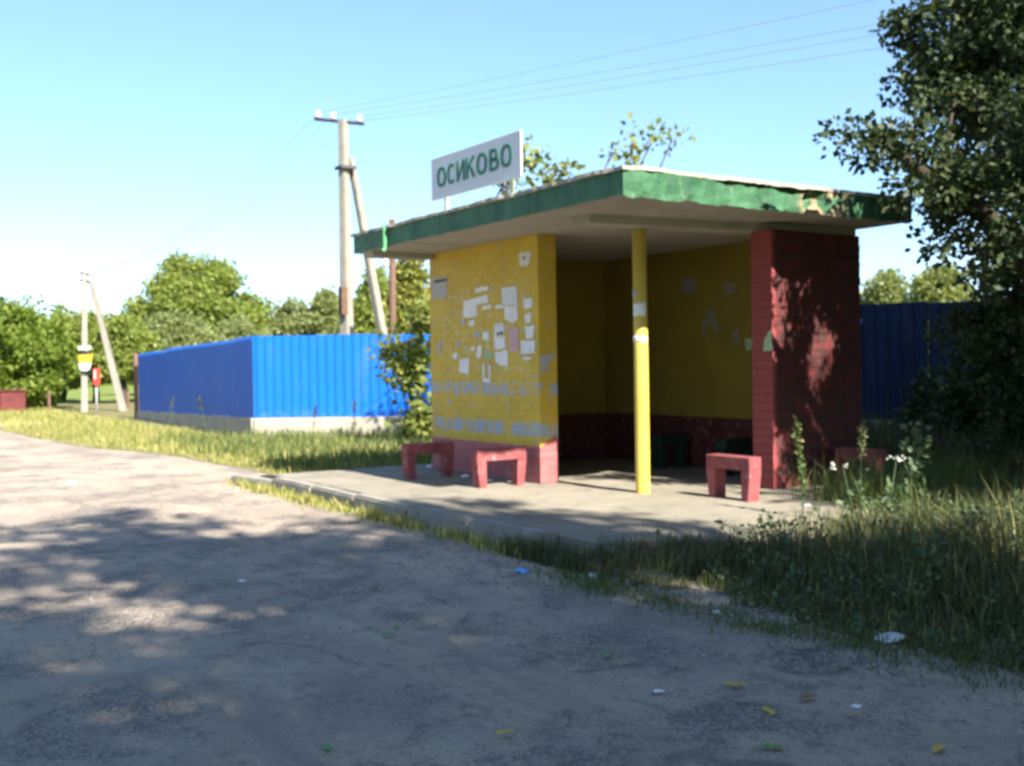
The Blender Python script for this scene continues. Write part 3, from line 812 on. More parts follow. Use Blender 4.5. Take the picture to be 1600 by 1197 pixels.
# stickers wrapped round the column
def wrap(z0, z1, a0, a1, label, mat='paper', rr_=0.0672):
    mb = MB(); n = 10; rws = 4; rq = random.Random(int(z0*100)); 
    for i in range(n+1):
        for j in range(rws+1):
            th = R(a0 + (a1-a0)*i/n); z = z0+(z1-z0)*j/rws + (rq.uniform(-0.012, 0.012) if j in (0, rws) else 0)
            mb.v.append((COLX-0.006+rr_*math.cos(th), COLY+rr_*math.sin(th), z))
    for i in range(n):
        for j in range(rws):
            a = i*(rws+1)+j; mb.f.append((a, a+rws+1, a+rws+2, a+1))
    o = mb.build('paper_sticker', M[mat], None, smooth=True, fix=False)
    sm = o.modifiers.new('thick', 'SOLIDIFY'); sm.thickness = 0.0012
    tag(o, label, 'notice', 'paper stickers on column')
wrap(1.57, 1.68, -110, 10, 'upper white paper sticker wrapped round the yellow column')
wrap(1.335, 1.385, -130, 20, 'lower narrow white paper band round the yellow column')
wrap(1.73, 1.80, -120, -70, 'small grey sticker scrap above the white ones on the column', 'paper_grey')

# ================================================================== BLUE FENCES
def fence(name, label, A, B, zt, zb, zg, flip=1, depth=0.022, period=0.165, sheet_w=1.155, plinth=True, sheetm='blue', posts=True):
    """corrugated steel sheets from A to B (each (x,y)); zt, zb, zg tuples at both ends"""
    A = Vector((A[0], A[1], 0)); B = Vector((B[0], B[1], 0))
    L_ = (B-A).length; d = (B-A).normalized(); nn = Vector((d.y, -d.x, 0))*flip
    o = empty(name, (A.x, A.y, zg[0]))
    s = 0.0
    def lz(pair, u): return pair[0] + (pair[1]-pair[0])*u/L_
    idx = 0
    while s < L_-0.01:
        e_ = min(L_, s+sheet_w); mb = MB(); us = []
        u = s
        while u < e_:
            ph = 0
            for fr, off in ((0.0, 0), (0.30, 0), (0.42, 1), (0.86, 1), (0.98, 0)):
                uu = u + fr*period
                if uu <= e_+0.02: us.append((uu, off))
            u += period
        dzt = rnd.uniform(-0.016, 0.016); dn = 0.004*(idx % 2)
        for (uu, off) in us:
            p = A + d*uu + nn*(off*depth + dn)
            mb.v += [(p.x, p.y, lz(zb, uu)), (p.x, p.y, lz(zt, uu)+dzt)]
            q2 = p - nn*0.0012
            mb.v += [(q2.x, q2.y, lz(zb, uu)), (q2.x, q2.y, lz(zt, uu)+dzt)]
        for k in range(len(us)-1):
            a = 4*k; mb.f += [(a, a+4, a+5, a+1), (a+2, a+3, a+7, a+6), (a+1, a+5, a+7, a+3)]
        mb.build('sheet', M[sheetm], o, fix=False)
        s = e_; idx += 1
    if plinth:
        n_ = max(1, int(L_/3.0))
        for k in range(n_):
            u0, u1 = L_*k/n_, L_*(k+1)/n_-0.012
            a0 = A + d*u0; a1 = A + d*u1; f_ = nn*0.075; b_ = -nn*0.16
            h0, h1 = lz(zb, u0)-0.004, lz(zb, u1)-0.004
            mb = MB().hexa([(*(a0+f_).xy, zg[0]-0.3), (*(a1+f_).xy, zg[1]-0.3), (*(a1+b_).xy, zg[1]-0.3), (*(a0+b_).xy, zg[0]-0.3),
                            (*(a0+f_).xy, h0), (*(a1+f_).xy, h1), (*(a1+b_).xy, h1), (*(a0+b_).xy, h0)])
            mb.build('plinth', M['plinth'], o, bevel=0.012)
    if posts:
        u = 0.06
        while u < L_:
            p = A + d*u - nn*0.035
            MB().box(p.x-0.028, p.y-0.028, lz(zb, u)-0.1, p.x+0.028, p.y+0.028, lz(zt, u)-0.02).build('post', M['rust'], o)
            u += 2.4
    tag(o, label, 'fence')
    return o
KD = 20.36
K = at(397, 600, KD); zT = at(397, 525.5, KD)[2]; zB = at(397, 653, KD)[2]
Lf = at(217, 600, 29.3); lT = at(217, 553, 29.3)[2]; lB = at(217, 642, 29.3)[2]
E1 = at(672, 600, 20.2); eT = at(665, 521.5, 20.2)[2]; eB = at(665, 650, 20.2)[2]
dE = (E1-K)*1.45
E2 = K + dE
print('fence z', zT, zB, lT, lB, eT, eB, 'K', K, 'L', Lf, 'E', E2)
fence('sheet_fence', 'shaded dark blue run of corrugated sheet fence along the road on a concrete base', Lf, K + np.array([0.02, 0, 0]), (lT, zT), (lB, zB), (-0.16, -0.16))
fence('sheet_fence', 'sunlit bright blue run of corrugated sheet fence left of the shelter', K, E2, (zT, eT+0.01), (zB, eB), (-0.16, -0.16))
G1 = at(1180, 600, 15.2); G2 = at(1720, 600, 13.0)
fence('sheet_fence', 'dark blue corrugated sheet fence in the shade of the big tree right of the shelter', G1, G2, (at(1353, 477, 14.6)[2],)*2, (at(1353, 655, 14.6)[2],)*2, (-0.16, -0.16), sheetm='blue_shaded')
# end post of the far run
q = at(212.5, 600, 29.6)
tag(MB().box(q[0]-0.05, q[1]-0.05, -0.2, q[0]+0.05, q[1]+0.05, lT+0.03).build('fence_post', M['rust'], None, bevel=0.006, seg=1), 'rusty orange post at the far left end of the blue fence', 'post')

# ================================================================== POLES AND WIRES
PD = 26.0
ptop = Vector(at(536, 187, PD)); pmid = Vector(at(542, 520, PD))
dirp = (pmid-ptop)/(ptop.z-pmid.z)
pbase = ptop + dirp*(ptop.z+0.3)
pole = tag(empty('utility_pole', (pbase.x, pbase.y, -0.16)), 'tall pale concrete utility pole with crossarm behind the bright blue fence', 'utility pole')
MB().tube([pbase, ptop], [0.20, 0.135], 4, phase=math.pi/4+0.4).build('shaft', M['concrete'], pole, bevel=0.02)
cl = Vector(at(491, 185.5, PD)); cr = Vector(at(569, 193.5, PD))
arm = MB().tube([cl, cr], 0.045, 4).build('crossarm', M['dark_steel'], pole)
ins = []
for px_ in (497, 521, 562):
    u = (px_-491)/78; p = cl.lerp(cr, u)
    MB().tube([p+Vector((0,0,0.03)), p+Vector((0,0,0.07)), p+Vector((0,0,0.11)), p+Vector((0,0,0.17)), p+Vector((0,0,0.20))], [0.035, 0.075, 0.055, 0.06, 0.02], 10).build('insulator', M['porcelain'], arm, smooth=True)
    ins.append(p+Vector((0,0,0.16)))
bz = Vector(at(540, 262, PD))
MB().box(bz.x-0.20, bz.y-0.20, bz.z-0.04, bz.x+0.20, bz.y+0.20, bz.z+0.03).build('clamp', M['dark_steel'], pole)
q = Vector(at(536, 470, PD-0.25)); MB().box(q.x-0.10, q.y-0.08, q.z-0.33, q.x+0.10, q.y+0.08, q.z+0.33).build('meter_box', M['wood'], pole, bevel=0.01)
st = Vector(at(547.5, 247, PD+0.15)); sm_ = Vector(at(597, 520, PD+0.4)); ds = (sm_-st)/(st.z-sm_.z)
tag(MB().tube([st, st+ds*(st.z+0.3)], [0.105, 0.16], 4, phase=0.5).build('pole_strut', M['concrete'], None, bevel=0.02), 'leaning pale concrete strut propping the tall utility pole behind blue fence', 'pole strut')
q0 = Vector(at(612.5, 343, 24.5)); q1 = Vector(at(612, 520, 24.5))
wp = tag(empty('wooden_post', (q1.x, q1.y, -0.16)), 'brown wooden post behind the blue fence close to the shelter roof', 'post')
MB().tube([(q1.x, q1.y, -0.3), (q0.x, q0.y, q0.z)], [0.095, 0.075], 8).build('shaft', M['wood'], wp, smooth=True)
lp = Vector(at(602.5, 409, 24.45))
MB().tube([lp+Vector((0,0,-0.14)), lp+Vector((0,0,0.10)), lp+Vector((0,0,0.16))], [0.065, 0.065, 0.03], 10).build('lamp_cover', M['porcelain'], wp, smooth=True)
MB().tube([lp+Vector((0,0,0.14)), Vector((q1.x, q1.y, lp.z+0.16))], 0.018, 6).build('bracket', M['dark_steel'], wp)
# far left pole with strut and plates
FD = 35.0
ft = Vector(at(132.5, 424, FD)); fb = Vector(at(131.5, 646, FD)); fb.z = -0.2
far_pole = tag(empty('utility_pole', fb), 'short pale concrete pole with yellow and white plates at the far left roadside', 'utility pole')
MB().tube([fb-Vector((0,0,0.3)), ft], [0.145, 0.095], 4, phase=0.6).build('shaft', M['concrete'], far_pole, bevel=0.02)
for pyy in (427, 438):
    a = Vector(at(125, pyy-1, FD)); b = Vector(at(140, pyy+2, FD)); MB().tube([a, b], 0.05, 6).build('crossarm', M['dark_steel'], far_pole)
    for u in (0.05, 0.95):
        p = a.lerp(b, u); MB().tube([p, p+Vector((0,0,0.08)), p+Vector((0,0,0.13))], [0.03, 0.045, 0.02], 8).build('insulator', M['porcelain'], far_pole, smooth=True)
def facing(pxs, depth, th=0.02):
    return [Vector(at(x_, y_, depth)) for x_, y_ in pxs], Vector(_fw)*th
pl, off = facing([(122,541.5),(142,540),(142.5,545.5),(135,547),(128,547),(122,546.5)], FD-0.22); MB().prism(pl, off).build('bracket_plate', M['white'], far_pole)
pl, off = facing([(121.5,555),(145,553.5),(143,565.5),(123.5,566.5)], FD-0.24); MB().prism(pl, off).build('yellow_plate', M['yellow_plate'], far_pole)
pl, off = facing([(122.5,567.5),(143,566.5),(140,577),(136,579.5),(128,579.5),(124.5,577)], FD-0.24); MB().prism(pl, off).build('white_plate', M['white'], far_pole)
fs0 = Vector(at(142, 440, FD+0.1)); fs1 = Vector(at(193, 641, FD+0.3))
fs1.z = min(fs1.z, -0.2)
tag(MB().tube([fs1, fs0], [0.155, 0.10], 4, phase=0.3).build('pole_strut', M['concrete'], None, bevel=0.02), 'leaning concrete strut beside the far left pole', 'pole strut')
rs = Vector(at(151, 645, 33.0)); rs.z = -0.16
red_sign = tag(empty('roadside_sign', rs), 'small red and white sign on thin grey post beside the far left pole', 'sign')
rt = Vector(at(150.5, 577, 33.0))
MB().tube([rs, (rt.x, rt.y, rt.z)], 0.035, 8).build('post', M['grey_post'], red_sign, smooth=True)
pl, off = facing([(145.5,577),(148,575),(154,575.5),(156,579),(156,599),(154,602),(147.5,601.5),(145.5,598)], 32.9); rp_ = MB().prism(pl, off).build('plate', M['red_plate'], red_sign)
pl, off = facing([(147,579),(149.5,578),(149.8,592),(147,593)], 32.87, 0.01); MB().prism(pl, off).build('white_panel', M['white'], rp_)

# wires: sagging lines between real end points
def wire(p, q, sag, label, rad=0.004):
    p = Vector(p); q = Vector(q); n = 28; pts = []
    for i in range(n+1):
        u = i/n; v = p.lerp(q, u); v.z -= sag*4*u*(1-u); pts.append(v)
    tag(MB().tube(pts, rad, 4).build('power_wire', M['wire'], None, smooth=True), label, 'wire', 'overhead wires')
far_r = [Vector(at(1300, -2, 13.5)), Vector(at(1440, 4, 12.5)), Vector(at(1560, 0, 12.0))]
def extend(p, q, k): return Vector(p) + (Vector(q)-Vector(p))*k
wire(ins[0], extend(ins[0], far_r[0], 1.9), 0.12, 'uppermost thin wire running from the crossarm to the upper right sky')
wire(ins[1], extend(ins[1], far_r[1], 1.9), 0.16, 'middle thin wire running from the crossarm to the upper right sky')
wire(ins[2], extend(ins[2], Vector(at(1500, 8, 12.3)), 1.9), 0.17, 'thin wire just under the middle one toward upper right')
wire(ins[2]-Vector((0,0,0.1)), extend(ins[2], Vector(at(1500, 24, 12.2)), 1.9), 0.18, 'lowest thin wire running from the crossarm to the upper right')
for k, (iq, px_, py_, lb) in enumerate(((ins[0], 128, 427, 'left thin wire sagging from the tall pole to the far left pole'), (ins[1], 133, 426, 'second thin wire sagging from the tall pole to the far left pole'), (ins[2], 139, 428, 'right hand thin wire sagging from the tall pole to the far left pole'))):
    wire(iq, at(px_, py_, FD), 0.75, lb, 0.005)

# ================================================================== TREES
# gaps cut in the crowns along sun rays, lighting the pier and the road
PIER_GAPS = [(on_x(px_, py_, PXF), r_) for px_, py_, r_ in ((1212, 518, 0.23), (1288, 542, 0.20), (1275, 665, 0.24), (1212, 700, 0.22))]
ROAD_GAPS = [(gnd(px_, py_, -0.14), r_) for px_, py_, r_ in ((230, 962, 0.24), (330, 955, 0.26), (430, 947, 0.2), (160, 1000, 0.24), (420, 1095, 0.26), (830, 815, 0.3))]
def leaves_np(centers, counts, spread, size, rng, flat=0.6, droop=0.3):
    """leaf = two triangles folded along the midrib"""
    cs = np.repeat(centers, counts, axis=0); sp = np.repeat(spread, counts)[:, None]
    n = len(cs)
    g = rng.normal(size=(n, 3)); g /= np.linalg.norm(g, axis=1)[:, None]
    rad = rng.random(n)[:, None]**0.45
    p = cs + g*rad*sp*np.array([1, 1, 0.75])
    # direction outward with jitter
    d = g + rng.normal(size=(n, 3))*0.8; d[:, 2] -= droop
    d /= np.linalg.norm(d, axis=1)[:, None]
    s = np.cross(d, rng.normal(size=(n, 3))); s /= np.linalg.norm(s, axis=1)[:, None]
    nn = np.cross(s, d)
    L_ = size*(0.6+0.8*rng.random(n))[:, None]; W = L_*0.36
    v = np.empty((n, 4, 3))
    v[:, 0] = p; v[:, 1] = p + d*L_*0.5 + s*W + nn*L_*0.08; v[:, 2] = p + d*L_; v[:, 3] = p + d*L_*0.5 - s*W + nn*L_*0.08
    f = (np.arange(n)*4)[:, None, None] + np.array([[0, 1, 2], [0, 2, 3]])[None]
    return v.reshape(-1, 3), f.reshape(-1, 3)
def tree(name, label, base, ells, nclump, nleaf, lsize, clump_r, leafm, seed, trunk_r=0.12, group=None, fork=0.35, cat='tree', nbr=40, shell=0.5, barkm='bark', gaps=()):
    """ells: list of (centre, radii) that the crown fills with clumps of leaves"""
    rng = np.random.default_rng(seed)
    base = Vector(base)
    o = empty(name, base)
    vol = np.array([r_[0]*r_[1]*r_[2] for c_, r_ in ells])**(0.75); vol = vol/vol.sum()
    cen = []; 
    for (c_, r_), w_ in zip(ells, vol):
        k = max(3, int(round(nclump*w_)))
        g = rng.normal(size=(k, 3)); g /= np.linalg.norm(g, axis=1)[:, None]
        rr_ = (shell + (1-shell)*rng.random(k))[:, None]*(0.85+0.3*rng.random(k))[:, None]
        cen.append(np.array(c_) + g*rr_*np.array(r_))
    cen = np.concatenate(cen)
    cen = cen[cen[:, 2] > base.z + 0.15]
    for (gp, gr) in gaps:
        rel = cen - np.array(gp); tt = rel @ np.array(sd)
        cen = cen[np.linalg.norm(rel - tt[:, None]*np.array(sd), axis=1) > gr]
    sp = clump_r*(0.55+0.9*rng.random(len(cen)))
    cnt = np.maximum(4, (nleaf*(sp/clump_r)**2*(0.6+0.8*rng.random(len(cen)))).astype(int))
    v, f = leaves_np(cen, cnt, sp, lsize, rng)
    me = np_mesh('crown', v - np.array(base), f, 3)
    co = bpy.data.objects.new('crown', me); C.objects.link(co); co.parent = o; me.materials.append(M[leafm])
    # trunk and limbs
    mb = MB()
    allc = np.array([c_ for c_, r_ in ells]); wts = vol
    mid = (allc*wts[:, None]).sum(0); H = mid[2]-base.z
    fk = base + Vector((0.12*(mid[0]-base.x), 0.12*(mid[1]-base.y), H*fork))
    p1 = base.lerp(fk, 0.5) + Vector((rng.normal()*0.03*H, rng.normal()*0.03*H, 0))
    topc = Vector(mid)
    mb.tube([base-Vector((0,0,0.15)), base+Vector((0,0,0.05)), p1, fk], [trunk_r*1.35, trunk_r*1.12, trunk_r*0.95, trunk_r*0.82], 9)
    nodes = []
    for i, (c_, r_) in enumerate(ells):
        e_ = Vector(c_); m1 = fk.lerp(e_, 0.5) + Vector((rng.normal(), rng.normal(), abs(rng.normal())))*0.07*(e_-fk).length
        m1.z = max(m1.z, min(fk.z, e_.z))
        mb.tube([fk-Vector((0,0,0.05)), m1, e_], [trunk_r*0.55, trunk_r*0.4, trunk_r*0.22], 7)
        nodes.append((m1, e_, i))
    pick = rng.choice(len(cen), min(nbr, len(cen)), replace=False)
    for k in pick:
        c_ = Vector(cen[k])
        best = min(nodes, key=lambda q_: (q_[1]-c_).length)
        s_ = best[0].lerp(best[1], float(rng.uniform(0.45, 1.0)))
        m2 = s_.lerp(c_, 0.55) + Vector((rng.normal(), rng.normal(), rng.normal()+0.6))*0.06*(c_-s_).length
        mb.tube([s_, m2, c_], [trunk_r*0.2, trunk_r*0.13, trunk_r*0.05], 5, cap=False)
    mb.build('trunk', M[barkm], o, smooth=True)
    return tag(o, label, cat, group)
def ell(px, py, depth, rpx, rpy, rd):
    c_ = at(px, py, depth); k = depth/FPX
    # radii given in picture pixels at that depth; the crown is about as deep as wide
    return (tuple(c_), (max(rpx*k, 0.05)*0.75+rd*0.25, rpx*k*0.75+rd*0.25, rpy*k))

# big dark tree right of the shelter (crown reaches over the roof corner)
D = 8.6
big = [ell(1490, 120, D+0.4, 85, 90, 0.9), ell(1395, 235, D-0.2, 85, 48, 0.6), ell(1580, 40, D+0.3, 130, 120, 1.2), ell(1600, 220, D, 150, 120, 1.2), ell(1480, 275, D-0.3, 85, 75, 0.8),
       ell(1520, 390, D-0.2, 80, 65, 0.8), ell(1610, 430, D+0.3, 100, 90, 1.0), ell(1750, 200, D+0.2, 170, 180, 1.6), ell(1790, 420, D+0.6, 110, 90, 1.0), ell(1585, 560, D+1.2, 80, 75, 0.8), ell(1700, 560, D+0.6, 120, 90, 1.0),
       ell(1700, -120, D+0.4, 190, 140, 1.6), ell(1415, 60, D+0.6, 28, 60, 0.3), ell(1540, 510, D+0.6, 55, 50, 0.6), ell(1590, 640, D+1.0, 70, 60, 0.7)]
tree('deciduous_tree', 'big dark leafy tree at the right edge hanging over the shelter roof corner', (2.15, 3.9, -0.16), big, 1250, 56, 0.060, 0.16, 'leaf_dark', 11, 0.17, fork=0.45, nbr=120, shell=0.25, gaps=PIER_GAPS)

for i_, (px_, py_, dp, rx_, ry_, lb) in enumerate(((1545, 590, 11.6, 75, 80, 'dark leafy shrub in front of the shaded blue fence at the right'), (1470, 640, 12.6, 40, 45, 'small dark shrub at the foot of the shaded blue fence'), (1640, 560, 11.0, 90, 120, 'dark shrub cut off by the right picture edge below the big tree'))):
    b = at(px_, 660, dp)
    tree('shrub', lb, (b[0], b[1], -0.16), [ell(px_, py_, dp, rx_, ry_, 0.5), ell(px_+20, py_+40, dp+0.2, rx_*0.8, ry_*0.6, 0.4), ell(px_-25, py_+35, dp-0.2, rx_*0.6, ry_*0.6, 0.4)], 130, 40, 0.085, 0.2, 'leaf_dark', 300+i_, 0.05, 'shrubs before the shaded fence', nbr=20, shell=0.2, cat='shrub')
# fruit tree behind the shelter: shoots above the roof and leaves beside the yellow wall
D = 15.0
fruit = [ell(790, 262, D, 60, 32, 0.5), ell(815, 225, D, 14, 36, 0.15), ell(868, 262, D, 38, 32, 0.4),
         ell(955, 240, D, 22, 20, 0.2), ell(990, 225, D, 10, 24, 0.1), ell(1022, 215, D, 8, 18, 0.1), ell(1050, 218, D, 8, 20, 0.1), ell(985, 262, D, 50, 14, 0.3), ell(800, 400, D+2.5, 90, 70, 0.7), ell(910, 400, D+2.0, 90, 70, 0.7), ell(850, 330, D+1.0, 90, 40, 0.5)]
b = at(800, 640, D)
tree('fruit_tree', 'slender yellowish green fruit tree behind the shelter with shoots above its roof', (b[0], b[1], -0.16), fruit, 250, 12, 0.10, 0.17, 'leaf_lime', 12, 0.045, fork=0.3, nbr=110, shell=0.15)

b = at(655, 660, 17.2)
tree('leafy_shrub', 'yellow green shrub between the bright blue fence and the yellow wall', (b[0], b[1], -0.16), [ell(640, 575, 17.4, 34, 70, 0.4), ell(658, 500, 17.6, 20, 50, 0.3), ell(655, 655, 17.2, 30, 40, 0.3), ell(610, 552, 17.6, 26, 34, 0.2)], 120, 13, 0.115, 0.2, 'leaf_lime', 13, 0.05, fork=0.3, nbr=60, shell=0.15, cat='shrub')
def bgtree(px, top, bot, wid, depth, leafm, seed, label, name='deciduous_tree', n=150, lv=60, ls=0.24, extra=(), trunk=0.14, cr=None, fork=0.35):
    """a roundish tree standing in the background; picture extents turned into metres at its depth"""
    rr_ = random.Random(seed)
    k = depth/FPX
    h = (bot-top)*k; W = wid*k
    base = at(px, bot, depth); base[2] = -0.17
    zt_ = at(px, top, depth)[2]
    ells = []
    cz_ = base[2] + 0.0
    for i in range(6):
        th = rr_.uniform(0, 6.28); rad = rr_.uniform(0.15, 0.30)*W
        u = rr_.uniform(0.34, 0.70)
        ells.append(((base[0]+rad*math.cos(th), base[1]+rad*math.sin(th), base[2]+(zt_-base[2])*u), (W*rr_.uniform(0.24, 0.34), W*rr_.uniform(0.24, 0.34), (zt_-base[2])*rr_.uniform(0.17, 0.24))))
    ells.append(((base[0], base[1], base[2]+(zt_-base[2])*0.80), (W*0.24, W*0.24, (zt_-base[2])*0.19)))
    ells += list(extra)
    for i in range(3 if fork < 0.25 else 0):      # branches that hang down to the grass
        ells.append(((base[0]+rr_.uniform(-0.35, 0.35)*W, base[1]+rr_.uniform(-0.35, 0.35)*W, base[2]+(zt_-base[2])*0.2), (W*0.24, W*0.24, (zt_-base[2])*0.14)))
    return tree(name, label, base, ells, int(n*1.5), int(lv*1.4), ls*0.68, cr or W*0.115, leafm, seed, trunk, 'background trees', fork=fork, nbr=26, shell=0.3)
bgtree(25, 468, 640, 165, 38, 'leaf_bright', 31, 'bright green bushy tree at the far left edge of the picture', n=260, lv=60, ls=0.24, fork=0.2)
bgtree(-60, 455, 640, 150, 36, 'leaf_bright', 32, 'bright green tree mostly cut off by the left picture edge', n=200, lv=50, ls=0.24, fork=0.2)
bgtree(150, 478, 640, 120, 46, 'leaf_mid', 33, 'mid green tree behind the far left concrete pole', n=200, fork=0.3)
bgtree(98, 482, 640, 95, 50, 'leaf_mid', 43, 'mid green tree between the far left tree and the concrete pole', n=160)
bgtree(190, 492, 640, 100, 44, 'leaf_mid', 34, 'round dark trunked tree right of the far leaning strut', n=190, trunk=0.22, fork=0.45)
b = at(310, 640, 58)
tree('deciduous_tree', 'tallest green tree rising above the dark blue fence', (b[0], b[1], -0.17), [ell(288, 425, 58, 30, 22, 0.8), ell(325, 432, 58.5, 34, 24, 0.9), ell(262, 452, 57.5, 34, 24, 0.9), ell(350, 450, 57.5, 32, 22, 0.9), ell(384, 480, 58, 26, 22, 0.8), ell(300, 470, 57, 60, 34, 1.4), ell(240, 490, 58, 40, 28, 1.0), ell(345, 500, 57, 62, 34, 1.4), ell(290, 530, 58, 70, 40, 1.6)], 520, 60, 0.21, 0.55, 'leaf_mid', 35, 0.2, 'background trees', nbr=40, shell=0.4)
bgtree(262, 490, 640, 150, 48, 'leaf_grey', 36, 'low grey green tree over the left end of the dark blue fence', n=240)
bgtree(372, 496, 640, 130, 52, 'leaf_grey', 37, 'low grey green tree over the corner of the blue fence', n=200)
bgtree(455, 470, 640, 110, 64, 'leaf_grey', 38, 'greyish round tree left of the tall utility pole', n=190, ls=0.32)
bgtree(515, 452, 640, 105, 60, 'leaf_grey', 39, 'greyish tree directly behind the tall utility pole', n=190, ls=0.32)
bgtree(420, 488, 640, 80, 72, 'leaf_mid', 40, 'small distant tree seen in the dip right of the tallest tree', n=120, ls=0.34)
bgtree(590, 420, 640, 110, 42, 'leaf_mid', 41, 'leafy tree behind the leaning strut of the tall pole', n=220)
bgtree(645, 398, 640, 105, 32, 'leaf_yellow', 42, 'yellow green tree behind the brown wooden post', n=240, ls=0.22)
bgtree(1385, 424, 640, 120, 52, 'leaf_grey', 44, 'pale green tree seen between the dark pier and the big tree', n=200, ls=0.3)
bgtree(1460, 415, 640, 130, 46, 'leaf_grey', 45, 'greyish green tree just behind the big tree foliage', n=200, ls=0.3)
bgtree(1300, 420, 640, 130, 56, 'leaf_mid', 46, 'green tree hidden mostly by the dark red pier', n=150, ls=0.3)
# distant wood that closes the horizon (one mass)
rng = np.random.default_rng(77)
cen = []
for k in range(520):
    a = rng.uniform(-70, 40); dep = rng.uniform(95, 120)
    px_ = rng.uniform(-700, 2300)
    p = at(px_, 600, dep); p[2] = rng.uniform(0, 4.6)*(0.6+0.4*math.sin(px_*0.013)+0.2*math.sin(px_*0.05))
    cen.append(p)
cen = np.array(cen)
v, f = leaves_np(cen, np.full(len(cen), 60), np.full(len(cen), 1.9), 0.7, rng)
o = link('distant_wood', np_mesh('distant_wood', v, f, 3), M['leaf_grey'])
tag(o, 'low line of distant trees along the horizon', 'trees', kind='stuff')
# tall trees along the verge behind the viewer's right shoulder; they shade the road
tree('roadside_tree', 'tall roadside tree right of the picture shading the near pavement', (9.2, -0.4, -0.16), [((8.2,-2.3,6.2), (2.4,1.6,2.0)), ((7.0,-2.9,7.4), (1.9,1.6,1.5)), ((9.2,-1.6,7.3), (1.8,1.4,1.6)), ((9.0,-3.0,5.0), (2.0,1.5,1.3)), ((10.6,-1.2,6.0), (1.7,1.3,1.4)), ((9.0,-0.9,4.8), (1.3,0.9,1.0)), ((7.4,-0.75,7.0), (2.0,0.6,1.0)), ((10.8,-0.1,5.9), (1.5,0.9,1.3)), ((9.0,0.15,4.9), (1.1,0.6,0.9)), ((9.5,0.0,6.7), (1.7,0.8,1.1)), ((8.4,-0.3,5.8), (1.2,0.7,0.8))], 390, 46, 0.17, 0.42, 'leaf_mid', 51, 0.2, 'trees shading the road', gaps=ROAD_GAPS, nbr=60, shell=0.2)
tree('roadside_tree', 'second tall roadside tree right of the picture shading the road', (12.5, -3.2, -0.16), [((11.0,-4.2,6.4), (2.6,1.9,2.2)), ((9.2,-4.6,7.6), (2.0,1.7,1.5)), ((12.6,-4.2,4.6), (2.2,1.7,1.4)), ((10.2,-3.4,4.8), (1.8,1.2,1.2)), ((10.9,-2.1,6.0), (1.6,1.0,1.3)), ((12.6,-1.9,6.2), (1.5,1.0,1.2))], 340, 46, 0.17, 0.42, 'leaf_mid', 52, 0.22, 'trees shading the road', gaps=ROAD_GAPS, nbr=60, shell=0.2)
tree('roadside_tree', 'third tall roadside tree across the road behind the viewer', (10.0, -9.5, -0.16), [((8.0,-6.6,7.2), (2.2,1.6,1.7)), ((6.4,-5.6,8.6), (1.8,1.4,1.3)), ((9.5,-8.0,6.0), (2.0,1.6,1.6))], 170, 44, 0.17, 0.42, 'leaf_mid', 53, 0.22, 'trees shading the road', gaps=ROAD_GAPS, nbr=50, shell=0.2)
tree('roadside_tree', 'roadside tree beyond the big dark tree outside the picture', (6.2, 3.4, -0.16), [((5.4,2.9,4.6), (1.9,1.3,1.8)), ((6.6,3.8,5.6), (2.0,1.5,1.6)), ((4.6,4.0,5.4), (1.7,1.5,1.6))], 130, 44, 0.15, 0.38, 'leaf_dark', 54, 0.18, 'trees shading the road', nbr=40, shell=0.2, gaps=PIER_GAPS)

for i_, (x_, y_, h_, lb) in enumerate(((0.7, 7.6, 6.6, 'leafy tree outside the picture shading the right hand blue fence'), (3.4, 6.9, 8.5, 'leafy tree farther right outside the picture beyond the verge'), (-0.6, 9.6, 5.6, 'leafy tree behind the shaded blue fence at the right'),
        (4.4, 9.8, 8.5, 'tall leafy tree behind the right hand fence outside the picture'))):
    tree('roadside_tree', lb, (x_, y_, -0.16), [((x_-0.4, y_, h_*0.55), (1.9, 1.7, h_*0.28)), ((x_+0.7, y_+0.6, h_*0.72), (1.7, 1.6, h_*0.2)), ((x_-0.2, y_-0.7, h_*0.36), (1.7, 1.3, h_*0.2))], 210, 50, 0.18, 0.42, 'leaf_dark', 200+i_, 0.17, 'trees right of the shelter', nbr=30, shell=0.2)
for i_, (x_, y_, h_, lb) in enumerate(((-15, -16.5, 9, 'added unseen tall tree across the road far behind the viewer on the left'), (-7, -16, 10, 'added unseen tall tree across the road opposite the fence'),  # unseen trees added to keep sky light out of the shelter
        (0, -16, 10, 'added unseen tall tree across the road opposite the shelter'), (15.5, -8.5, 9.5, 'added unseen tall tree across the road to the right behind the viewer'), (14.5, 0.8, 9.0, 'added unseen tall tree down the road on the shelter side'), (10.5, 4.2, 8.0, 'added unseen tall tree set back from the road on the shelter side'))):
    tree('roadside_tree', lb, (x_, y_, -0.16), [((x_, y_, h_*0.45), (2.5, 2.0, h_*0.24)), ((x_+0.9, y_+0.3, h_*0.72), (2.2, 1.9, h_*0.22)), ((x_-0.9, y_-0.2, h_*0.62), (2.2, 1.8, h_*0.22)), ((x_, y_, h_*0.25), (2.2, 1.5, h_*0.14))], 230, 44, 0.32, 0.6, 'leaf_mid', 230+i_, 0.22, 'added trees blocking sky light', nbr=20, shell=0.2)

